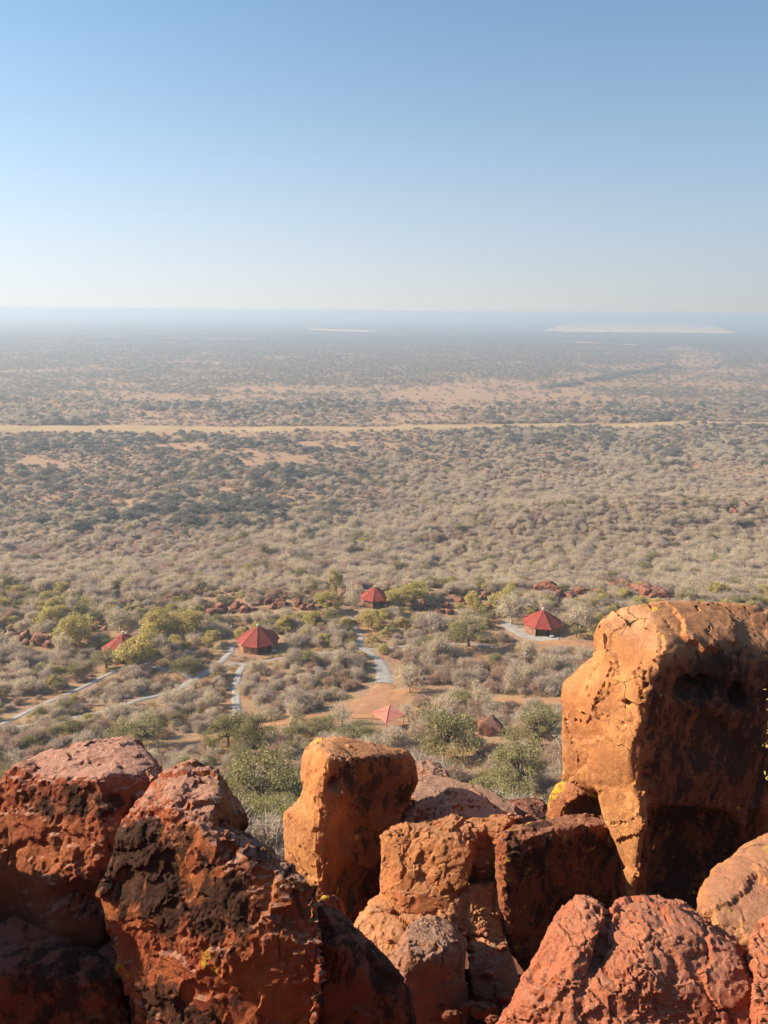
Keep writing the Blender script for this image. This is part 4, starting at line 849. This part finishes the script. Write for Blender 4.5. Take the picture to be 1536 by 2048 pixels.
def low_blob(seed, mat, n, w, h, es):       # a bush far away: few larger flecks
    rs = np.random.RandomState(seed); d = rs.normal(size=(n, 3)); d /= np.linalg.norm(d, axis=1)[:, None]; d[:, 2] = np.abs(d[:, 2])
    P = d * np.array([w / 2, w / 2, h * .8]) * rs.uniform(.6, 1.05, (n, 1)); P[:, 2] += h * .12
    A = rs.normal(size=(n, 3)); A /= np.linalg.norm(A, axis=1)[:, None]; B = np.cross(A, rs.normal(size=(n, 3))); B /= np.linalg.norm(B, axis=1)[:, None]
    e = (es * rs.uniform(.6, 1.2, n))[:, None]
    return np.stack([P - A * e, P + B * e * .6, P + A * e, P - B * e * .6], 1).reshape(-1, 3)
def blob_mesh(name, seed, mat, n, w, h, es):
    V = low_blob(seed, mat, n, w, h, es); return mesh_from(name, V, np.arange(len(V)).reshape(-1, 4), mat, False)
def patch_mesh(name, seed, mat, nb):
    rs = np.random.RandomState(seed); VV = []
    for k in range(nb):
        V = low_blob(seed * 50 + k, mat, 16, rs.uniform(4, 8), rs.uniform(2.2, 4), 1.3); VV.append(V + np.array([rs.uniform(-16, 16), rs.uniform(-16, 16), 0]))
    V = np.concatenate(VV); return mesh_from(name, V, np.arange(len(V)).reshape(-1, 4), mat, False)

def proto_collection(name, meshes):
    col = bpy.data.collections.new(name)
    for i, mm in enumerate(meshes):
        me = mm
        if isinstance(mm, tuple):                                  # crown and trunk joined for the uncounted mass
            a, b = mm[0], mm[1]; bm = bmesh.new(); bm.from_mesh(a); n0 = len(bm.faces); bm.from_mesh(b); bm.faces.ensure_lookup_table()
            for f in bm.faces[n0:]: f.material_index = 1
            me = bpy.data.meshes.new('shrub_mass'); bm.to_mesh(me); bm.free(); me.materials.append(a.materials[0]); me.materials.append(b.materials[0])
        col.objects.link(bpy.data.objects.new('%s_%02d' % (name, i), me))
    return col

def scatter(name, col, P, idx, rot, scl, label, cat):
    me = bpy.data.meshes.new(name); me.vertices.add(len(P)); me.vertices.foreach_set('co', np.asarray(P, np.float32).ravel())
    me.attributes.new('idx', 'INT', 'POINT').data.foreach_set('value', np.asarray(idx, np.int32))
    me.attributes.new('rot', 'FLOAT', 'POINT').data.foreach_set('value', np.asarray(rot, np.float32))
    me.attributes.new('scl', 'FLOAT_VECTOR', 'POINT').data.foreach_set('vector', np.asarray(scl, np.float32).ravel())
    o = link(name, me); ng = bpy.data.node_groups.new(name, 'GeometryNodeTree')
    ng.interface.new_socket('Geometry', in_out='INPUT', socket_type='NodeSocketGeometry'); ng.interface.new_socket('Geometry', in_out='OUTPUT', socket_type='NodeSocketGeometry')
    N = ng.nodes; L = ng.links; gi = N.new('NodeGroupInput'); go = N.new('NodeGroupOutput'); ip = N.new('GeometryNodeInstanceOnPoints'); ci = N.new('GeometryNodeCollectionInfo')
    ci.inputs['Collection'].default_value = col; ci.inputs['Separate Children'].default_value = True; ci.inputs['Reset Children'].default_value = True
    def attr(nm, ty): a = N.new('GeometryNodeInputNamedAttribute'); a.data_type = ty; a.inputs['Name'].default_value = nm; return a.outputs['Attribute']
    cx = N.new('ShaderNodeCombineXYZ'); L.new(attr('rot', 'FLOAT'), cx.inputs[2])
    L.new(gi.outputs[0], ip.inputs['Points']); L.new(ci.outputs[0], ip.inputs['Instance']); ip.inputs['Pick Instance'].default_value = True
    L.new(attr('idx', 'INT'), ip.inputs['Instance Index']); L.new(cx.outputs[0], ip.inputs['Rotation']); L.new(attr('scl', 'FLOAT_VECTOR'), ip.inputs['Scale'])
    L.new(ip.outputs[0], go.inputs[0]); md = o.modifiers.new('scatter', 'NODES'); md.node_group = ng
    tag(o, label, cat, kind='stuff'); return o

# ------------------------------------------------------------------ planting
CL = np.array(CLEAR); HP = np.array([(h[0], h[1], h[2]) for h in HUTS])
def blocked(x, y, h):
    """near a road, path or hut, or so close in front of one that it would stand over it"""
    near = np.zeros(len(x), bool); over = np.zeros(len(x))
    for s in range(0, len(x), 4000):
        xs, ys, hs = x[s:s + 4000], y[s:s + 4000], h[s:s + 4000]
        sel = CL
        d = np.hypot(xs[:, None] - sel[:, 0], ys[:, None] - sel[:, 1]); near[s:s + 4000] = (d < sel[:, 2] + hs[:, None] * .35).any(1)
        yo = ys + hs * 1.1; d = np.hypot((xs * yo / np.maximum(ys, 1))[:, None] - sel[:, 0], yo[:, None] - sel[:, 1]); over[s:s + 4000] = ((d < sel[:, 2] * .9 + hs[:, None] * .4) * sel[:, 3]).max(1)
    for hx, hy, hr in HP:
        near |= np.hypot(x - hx, y - hy) < hr + 1.6; over = np.maximum(over, 1.0 * (np.hypot(x * (hy / np.maximum(y, 1)) - hx, (y + h * 1.3) - hy) < hr + 0.5))
    for hx, hy, hr in ROCKS:
        if hy < 230: near |= (np.hypot(x - hx, y - hy) < hr + .8) | (np.hypot(x * (hy / np.maximum(y, 1)) - hx, (y + h * 1.0) - hy) < hr + h * .35)
        else: near |= np.hypot(x - hx, y - hy) < hr
    return near, over

def candidates(y0, y1, sp_, seed, jit=0.8):
    rs = np.random.RandomState(seed); hw = y1 * math.tan(R(33)) + 6
    gx, gy = np.meshgrid(np.arange(-hw, hw, sp_), np.arange(y0, y1, sp_)); x = gx.ravel() + rs.uniform(-.5, .5, gx.size) * sp_ * jit; y = gy.ravel() + rs.uniform(-.5, .5, gx.size) * sp_ * jit
    ok = (np.abs(x) < y * math.tan(R(33)) + 6) & (y >= y0) & (y < y1); return x[ok], y[ok], rs

# hand-placed trees: foot pixel, height px, width px, kind, label
HERO = [(212, 1336, 34, 74, 'olive', 'olive bush in front of the half-hidden hut'), (457, 1495, 68, 95, 'olive', 'olive-green flat-crowned thorn tree with a forked dark trunk by the dirt road'), (508, 1503, 72, 75, 'olive', 'slender olive-green thorn tree next to the flat-crowned one by the dirt road'),
        (522, 1632, 125, 165, 'olive', 'big domed olive thorn tree rising between the pointed and upright boulders'), (885, 1517, 96, 150, 'olive', 'spreading green thorn tree with a dark forked trunk beyond the flat slab'),
        (1038, 1592, 112, 105, 'olive', 'rounded bright olive tree growing below the huge tusked boulder'), (1070, 1490, 72, 92, 'olive', 'yellowish olive tree beside the single red boulder'),
        (938, 1292, 58, 92, 'olive', 'dark grey-olive domed tree standing alone near the gravel apron'), (362, 1345, 28, 70, 'olive', 'low flat olive bush between the grey paths'), (285, 1490, 48, 110, 'olive', 'wide olive bush above the flat-topped boulder'),
        (276, 1328, 66, 108, 'yellow', 'olive-yellow bush hiding half of a red-roofed hut'), (640, 1478, 45, 70, 'olive', 'olive bush beside the dirt yard above the upright boulder'), (708, 1490, 42, 80, 'olive', 'grey-olive bush below the shade shelter'),
        (795, 1500, 45, 70, 'pale', 'pale bush beside the spreading green thorn tree'), (592, 1448, 48, 45, 'bare', 'leafless whitish tree at the edge of the dirt yard'), (684, 1448, 44, 52, 'bare', 'leafless pale tree standing in the dirt yard'), (548, 1690, 60, 70, 'grey', 'grey twiggy bush in the gap beside the upright boulder'),
        (818, 1385, 52, 70, 'bare', 'leafless grey tree beside the road junction'), (704, 1222, 62, 42, 'bare', 'pale leafless tree in front of the crest hut'), (672, 1190, 55, 30, 'yellow', 'yellow-green sapling near the crest hut'), (1022, 1248, 58, 70, 'bare', 'silvery leafless tree behind the gravel apron'),
        (1160, 1262, 55, 60, 'bare', 'silvery leafless tree behind the apron hut'), (150, 1292, 62, 82, 'yellow', 'yellow-green bush on the crest near the boulder heap'), (105, 1250, 36, 60, 'yellow', 'yellow-green bush at the top of the boulder heap'), (318, 1272, 55, 70, 'yellow', 'rounded grey-green tree on the crest between two huts'),
        (378, 1268, 50, 70, 'yellow', 'bright yellow-green tree on the crest between two huts'), (425, 1290, 34, 40, 'yellow', 'small yellow-green shrub beside the forked-path hut'), (240, 1262, 46, 60, 'bare', 'dark leafless tree on the crest above the half-hidden hut'), (1000, 1222, 50, 62, 'yellow', 'bright green leafy tree between the two farther huts'),
        (800, 1212, 46, 60, 'yellow', 'golden-green bush beside the crest hut'), (838, 1196, 40, 55, 'yellow', 'golden-green bush on the crest beyond the crest hut'), (655, 1222, 46, 56, 'yellow', 'golden-green bush near the crest hut boulders'), (742, 1256, 40, 54, 'yellow', 'golden-green bush just below the crest hut'),
        (690, 1262, 30, 38, 'yellow', 'small golden bush at the head of the pale path'), (946, 1216, 36, 40, 'yellow', 'yellow-green bush among dark boulders of the crest'), (860, 1262, 34, 60, 'grey', 'grey bush on the slope between the two farther huts'), (600, 1420, 40, 70, 'grey', 'grey thorn bush above the dirt road bend')]
IND = []     # (kind, variant, x, y, z, sx, sz, rot, label, group)
rs0 = np.random.RandomState(3)
hero_xy = []
for (u, v, hp, wp, k, lab) in HERO:
    p = ground_at(u, v); dist = math.sqrt(p[0] ** 2 + p[1] ** 2 + (CAMZ - p[2]) ** 2); vi = rs0.randint(len(KINDS[k])); _, _, hh, ww = KINDS[k][vi]
    IND.append((k, vi, p[0], p[1], p[2], wp * dist / F / ww, hp * dist / F / 0.92 / hh, rs0.uniform(0, 6.3), lab, None)); hero_xy.append((p[0], p[1], wp * dist / F / 2))
HX = np.array(hero_xy)

ORDER = ['grey', 'brown', 'pale', 'olive', 'yellow', 'bare', 'dark']
flatlist = [(k, i) for k in ORDER for i in range(len(KINDS[k]))]; flat_id = {q: i for i, q in enumerate(flatlist)}
near_col = proto_collection('scrub_prototype', [KINDS[k][i][:2] for k, i in flatlist])
def choose_kinds(u, v, x, y, rs):
    n = len(u); w = np.zeros((n, 7))
    w[:, 0] = 0.36; w[:, 1] = 0.46; w[:, 2] = 0.14; w[:, 3] = 0.05; w[:, 4] = 0.02; w[:, 5] = 0.09
    w[:, 5] *= (y > 80); crest = np.exp(-((v - 1245) / 38) ** 2) * (y < 215); w[:, 4] += 0.75 * crest; w[:, 3] += .2 * crest; w[:, 2] += 0.15 * crest; w[:, 1] *= 1 - .6 * crest; w[:, 5] += .08 * crest
    low = np.clip((v - 1400) / 120, 0, 1) * (y < 140); w[:, 3] += 0.30 * low; w[:, 0] += .1 * low
    right = np.clip((u - 700) / 600, 0, 1) * np.clip((1250 - v) / 100, 0, 1) * np.clip((v - 860) / 60, 0, 1); w[:, 2] += 0.75 * right; w[:, 1] *= 1 - .45 * right
    lf = np.clip((800 - u) / 300, 0, 1) * np.clip((v - 860) / 20, 0, 1) * np.clip((1080 - v) / 70, 0, 1); w[:, 6] += .28 * lf; w[:, 1] += .25 * lf; w[:, 2] *= 1 - .8 * lf; farm = np.clip((960 - v) / 60, 0, 1); w[:, 6] += 0.16 * farm; w[:, 4] *= 1 - farm
    pn = noise2(x, y, 45, 6.6); w[:, 1] *= np.clip(1 + 1.4 * pn, .2, 2.4); w[:, 2] *= np.clip(1 - 1.4 * pn, .2, 2.4)
    w /= w.sum(1)[:, None]; return (rs.rand(n)[:, None] > np.cumsum(w, 1)).sum(1).clip(0, 6)

pool = []
for (y0, y1, sp_, seed) in ((36, 215, 2.6, 11), (215, 420, 2.6, 12), (420, 950, 3.9, 13)):
    x, y, rs = candidates(y0, y1, sp_, seed); z = terrain(x, y); u, v, d = project(np.column_stack([x, y, z]))
    b = bareness(u, v); open_ = np.clip(0.5 + 1.5 * noise2(x, y, 34, 2.7, 2) + 1.0 * noise2(x, y, 140, 9.9, 2), 0, 1); big = np.clip(1.08 + .5 * noise2(x, y, 75, 5.5, 2) + .25 * noise2(x, y, 18, 2.5), .55, 1.5)
    keepp = (1 - 0.93 * b) * np.where(y < 215, .78 + .22 * open_, .68 + .32 * open_) * np.where((v > 860) & (v < 1000) & (u < 900), .85, 1.0)
    keepp = np.where((v < 850) & (v > 780), keepp * (.55 + .45 * (noise2(x, y, 60, 4.4, 2) > -.1)), keepp)
    kd = choose_kinds(u, v, x, y, rs); sc = (.42 + .78 * rs.rand(len(x)) ** .8) * big * np.where(y > 215, .98, 1.0) * np.where(y < 215, .92, .9)
    sc = np.where(kd == 3, sc * .8, sc); hh = 3.0 * sc
    ok = rs.rand(len(x)) < keepp; x, y, z, u, v, d, kd, sc, hh = [a[ok] for a in (x, y, z, u, v, d, kd, sc, hh)]
    nr, ov = blocked(x, y, hh); ok = ~nr & ((ov == 0) | (rs.rand(len(x)) < np.where(ov > 1, .06, .30)))
    dd = np.hypot(x[:, None] - HX[:, 0], y[:, None] - HX[:, 1]); ok &= ~(dd < HX[:, 2] * .8).any(1)
    dd = np.hypot(x[:, None] * 1.0 - HX[:, 0], (y + 2.4)[:, None] - HX[:, 1]); ok &= ~((dd < HX[:, 2] * .55).any(1) & (y < 215))
    vi = np.array([rs.randint(len(KINDS[ORDER[k]])) for k in kd])
    for a in zip(kd[ok], vi[ok], x[ok], y[ok], z[ok], sc[ok], sc[ok] * rs.uniform(.85, 1.2, ok.sum()), rs.uniform(0, 6.3, ok.sum()), u[ok], v[ok], d[ok]): pool.append(a)
# the three hundred that show largest stand as things of their own, the rest is one mass
def hidden(u, v):
    return (v > 1500 and u < 300) or (v > 1560 and u < 480) or (v > 1520 and 600 < u < 840) or (v > 1590 and u > 800) or (u > 1180 and v > 1230) or (u > 1110 and v > 1380) or v > 1740 or u < -20 or u > 1556
cand = sorted([(a[5] / a[10], i) for i, a in enumerate(pool) if not hidden(a[8], a[9])], reverse=True)
chosen = set(i for _, i in cand[:300 - len(HERO)])
LOOK = {'grey': 'grey leafless thorn bush', 'brown': 'brown twiggy thorn bush', 'pale': 'pale straw-coloured twiggy bush', 'olive': 'olive-green small-leaved thorn tree', 'yellow': 'yellow-green leafy shrub', 'bare': 'pale leafless sapling', 'dark': 'dark green thorn tree'}
CLa = CL
MARK = {'big domed olive': 'beside the big domed olive thorn tree', 'spreading green': 'beside the spreading green thorn tree', 'rounded bright': 'beside the rounded bright olive tree', 'olive-green flat': 'beside the flat-crowned thorn tree by the dirt road',
        'yellowish olive': 'beside the yellowish olive tree near the single boulder', 'dark grey-olive': 'beside the domed tree near the gravel apron', 'low flat olive': 'beside the low flat olive bush', 'wide olive': 'beside the wide olive bush above the flat-topped boulder',
        'leafless grey tree': 'beside the leafless tree at the road junction', 'leafless whitish': 'beside the leafless whitish tree by the dirt yard', 'grey twiggy bush in the gap': 'in the gap beside the upright boulder', 'grey-olive bush': 'just below the shade shelter'}
LMK = [(HX[i][0], HX[i][1], ph) for i, h_ in enumerate(HERO) for key, ph in MARK.items() if h_[5].startswith(key)]
for i in chosen:
    k, vi, x, y, z, s, sz, rot, u, v, d = pool[i]; kn = ORDER[k]
    hd = [math.hypot(x - h[0], y - h[1]) for h in HUTS]; j = int(np.argmin(hd)); pd = np.hypot(CLa[:, 0] - x, CLa[:, 1] - y).min()
    lm = min(LMK, key=lambda q: math.hypot(q[0] - x, q[1] - y)); size = 'small ' if s < .72 else ('large ' if s > 1.02 else '')
    if math.hypot(lm[0] - x, lm[1] - y) < 7.5: where = lm[2]
    elif hd[j] < 11: where = ('by the forked-path hut', 'by the crest hut', 'by the hut on the gravel apron', 'by the half-hidden hut')[j]
    elif pd < 4.5: where = 'at the edge of a path or track'
    elif v > 1500: where = 'on the steep slope just beyond the boulder pile'
    elif y < 130: where = 'in the scrub below the dirt road' if u < 700 else 'in the scrub around the single red boulder'
    elif y < 175: where = 'in the scrub between the paths' if u < 700 else 'in the scrub between road and gravel apron'
    else: where = 'on the crest behind the huts'
    IND.append((kn, vi, x, y, z, s, sz, rot, size + LOOK[kn] + ' ' + where, 'bushes ' + where))
NAMES = {'grey': 'thorn_bush', 'brown': 'thorn_bush', 'pale': 'thorn_bush', 'olive': 'thorn_tree', 'yellow': 'leafy_shrub', 'bare': 'bare_tree', 'dark': 'thorn_tree'}
for (kn, vi, x, y, z, s, sz, rot, lab, grp) in IND:
    o = empty(NAMES[kn], (x, y, z - .05), rot); o.scale = (s, s, sz)
    tag(o, lab, 'tree' if 'tree' in NAMES[kn] else 'bush', grp)
    c, t, _, _ = KINDS[kn][vi]; link('crown', c, o); link('trunk', t, o)
rest = [a for i, a in enumerate(pool) if i not in chosen]
A = np.array([(a[2], a[3], a[4] - .05, flat_id[(ORDER[a[0]], a[1])], a[7], a[5], a[6]) for a in rest])
scatter('thorn_scrub', near_col, A[:, :3], A[:, 3], A[:, 4], np.column_stack([A[:, 5], A[:, 5], A[:, 6]]), 'dense grey-brown thorn scrub covering the slope and plain', 'scrub')
print('bushes', len(pool), 'individual', len(IND))

# farther scrub
M_FARG = veg_material('far_grey_scrub', (0.24, 0.215, 0.195), (0.20, 0.18, 0.17), 0.3)
M_FARB = veg_material('far_brown_scrub', (0.21, 0.17, 0.145), (0.18, 0.155, 0.135), 0.3)
blobs = [blob_mesh('b', 1, M_FARG, 75, 6.0, 3.0, .5), blob_mesh('b', 2, M_FARB, 75, 5.4, 2.7, .5), blob_mesh('b', 3, M_GREY, 110, 6.4, 3.2, .55), blob_mesh('b', 4, M_DARKGREEN, 120, 8.0, 4.2, .6), blob_mesh('b', 5, M_OLIVE, 110, 6.5, 3.4, .55)]
far_col = proto_collection('far_scrub_prototype', blobs)
x, y, rs = candidates(950, 2600, 7.4, 21); z = terrain(x, y); u, v, d = project(np.column_stack([x, y, z]))
b = bareness(u, v); keepp = (1 - .92 * b) * np.clip(.75 + .8 * noise2(x, y, 130, 3.3, 3), .15, 1)
river = np.exp(-((v - (770 - (u - 1130) * 35 / 210) - 3 * noise2(x, y, 90, 1.1)) / 3.2) ** 2) * (noise2(x, y, 60, 6.1) > -.25) * (u > 1080) * (u < 1360)
keepp = np.maximum(keepp, river); ok = rs.rand(len(x)) < keepp; x, y, z, u, v, river = [a[ok] for a in (x, y, z, u, v, river)]
idx = np.searchsorted([.38, .72, .82, .95], rs.rand(len(x))); idx = np.where(river > .5, 3, idx); s = rs.uniform(.7, 1.3, len(x)) * np.where(river > .5, 1.4, 1)
scatter('distant_scrub', far_col, np.column_stack([x, y, z]), idx, rs.uniform(0, 6.3, len(x)), np.column_stack([s, s, s]), 'blue-grey scrub covering the distant plain', 'scrub')
n_far = len(x)
patches = [patch_mesh('p', 1, M_FARG, 26), patch_mesh('p', 2, M_FARB, 26), patch_mesh('p', 3, M_DARKGREEN, 22), patch_mesh('p', 4, M_FARB, 16)]
patch_col = proto_collection('horizon_scrub_prototype', patches)
x, y, rs = candidates(2600, 9500, 31, 22); z = terrain(x, y); u, v, d = project(np.column_stack([x, y, z]))
def in_poly(u, v, poly):
    c = np.zeros(len(u), bool); n = len(poly)
    for i in range(n):
        (x1, y1), (x2, y2) = poly[i], poly[(i + 1) % n]
        c ^= ((y1 > v) != (y2 > v)) & (u < (x2 - x1) * (v - y1) / (y2 - y1 + 1e-12) + x1)
    return c
ok = np.ones(len(x), bool)
for q in FIELDS: ok &= ~(in_poly(u, v, q) & (rs.rand(len(x)) > .012))
ok &= rs.rand(len(x)) < (1 - .9 * bareness(u, v)) * np.clip(.8 + .9 * noise2(x, y, 500, 3.3, 3), .25, 1)
x, y, z = x[ok], y[ok], z[ok]; s = rs.uniform(.8, 1.2, len(x))
scatter('horizon_scrub', patch_col, np.column_stack([x, y, z]), rs.randint(0, 4, len(x)), rs.uniform(0, 6.3, len(x)), np.column_stack([s, s, s]), 'hazy scrub reaching to the horizon', 'scrub')
print('far', n_far, 'patches', len(x))

# dry grass tufts between the bushes
def tuft(seed):
    rs = np.random.RandomState(seed); n = 46; P = np.column_stack([rs.normal(0, .28, n), rs.normal(0, .28, n), np.zeros(n)]); D = np.column_stack([rs.normal(0, .4, n), rs.normal(0, .4, n), np.ones(n)])
    L = rs.uniform(.3, .75, n)[:, None]; S = np.column_stack([rs.normal(size=n), rs.normal(size=n), np.zeros(n)]); S /= np.linalg.norm(S, axis=1)[:, None]
    V = np.stack([P - S * .035, P + S * .035, P + D * L], 1).reshape(-1, 3); return mesh_from('tuft', V, np.arange(n * 3).reshape(-1, 3), M_GRASS, False)
grass_col = proto_collection('grass_prototype', [tuft(1), tuft(2), tuft(3)])
x, y, rs = candidates(34, 210, 1.05, 31, 1.0); g = noise2(x, y, 16, 7.7, 3); ok = rs.rand(len(x)) < np.clip(.35 + 1.1 * g, .05, 1); x, y = x[ok], y[ok]
nr, _ = blocked(x, y, np.full(len(x), -1.2)); x, y = x[~nr], y[~nr]; s = rs.uniform(.6, 1.3, len(x))
scatter('grass', grass_col, np.column_stack([x, y, terrain(x, y)]), rs.randint(0, 3, len(x)), rs.uniform(0, 6.3, len(x)), np.column_stack([s, s, s]), 'dry straw-coloured grass between the bushes', 'grass')

# ------------------------------------------------------------------ bird over the plain
p = at_y(np.float64(924), np.float64(627.5), 170.0); o = empty('bird', p); tag(o, 'tiny dark bird flying over the far plain', 'bird')
M_BIRD = flat_material('dark_feathers', (0.03, 0.028, 0.027))
m = MB(); m.tube([(0, -.16, 0), (0, -.1, 0), (0, 0, .01), (0, .1, 0), (0, .2, 0)], [.012, .035, .045, .03, .02], 8); link('body', m.mesh('body', M_BIRD, True), o)
for s in (-1, 1):
    m = MB(); m.slab([(s * .03, -.06, .02), (s * .16, -.08, .13), (s * .3, .0, .2), (s * .15, .03, .12), (s * .03, .06, .02)][::s], .012); link('wing', m.mesh('wing', M_BIRD), o)

# ------------------------------------------------------------------ haze in the air
t = NT('haze_air'); pv = t.n('VolumePrincipled'); pv.inputs['Color'].default_value = (0.61, 0.73, 0.87, 1); pv.inputs['Density'].default_value = 0.00037; pv.inputs['Anisotropy'].default_value = 0.20
t.t.links.new(pv.outputs[0], t.out.inputs['Volume'])
m = MB(); m.box(-140000, 140000, -140000, 140000, -8, CAMZ + 2.0); tag(link('haze', m.mesh('haze', t.m)), kind='stuff')
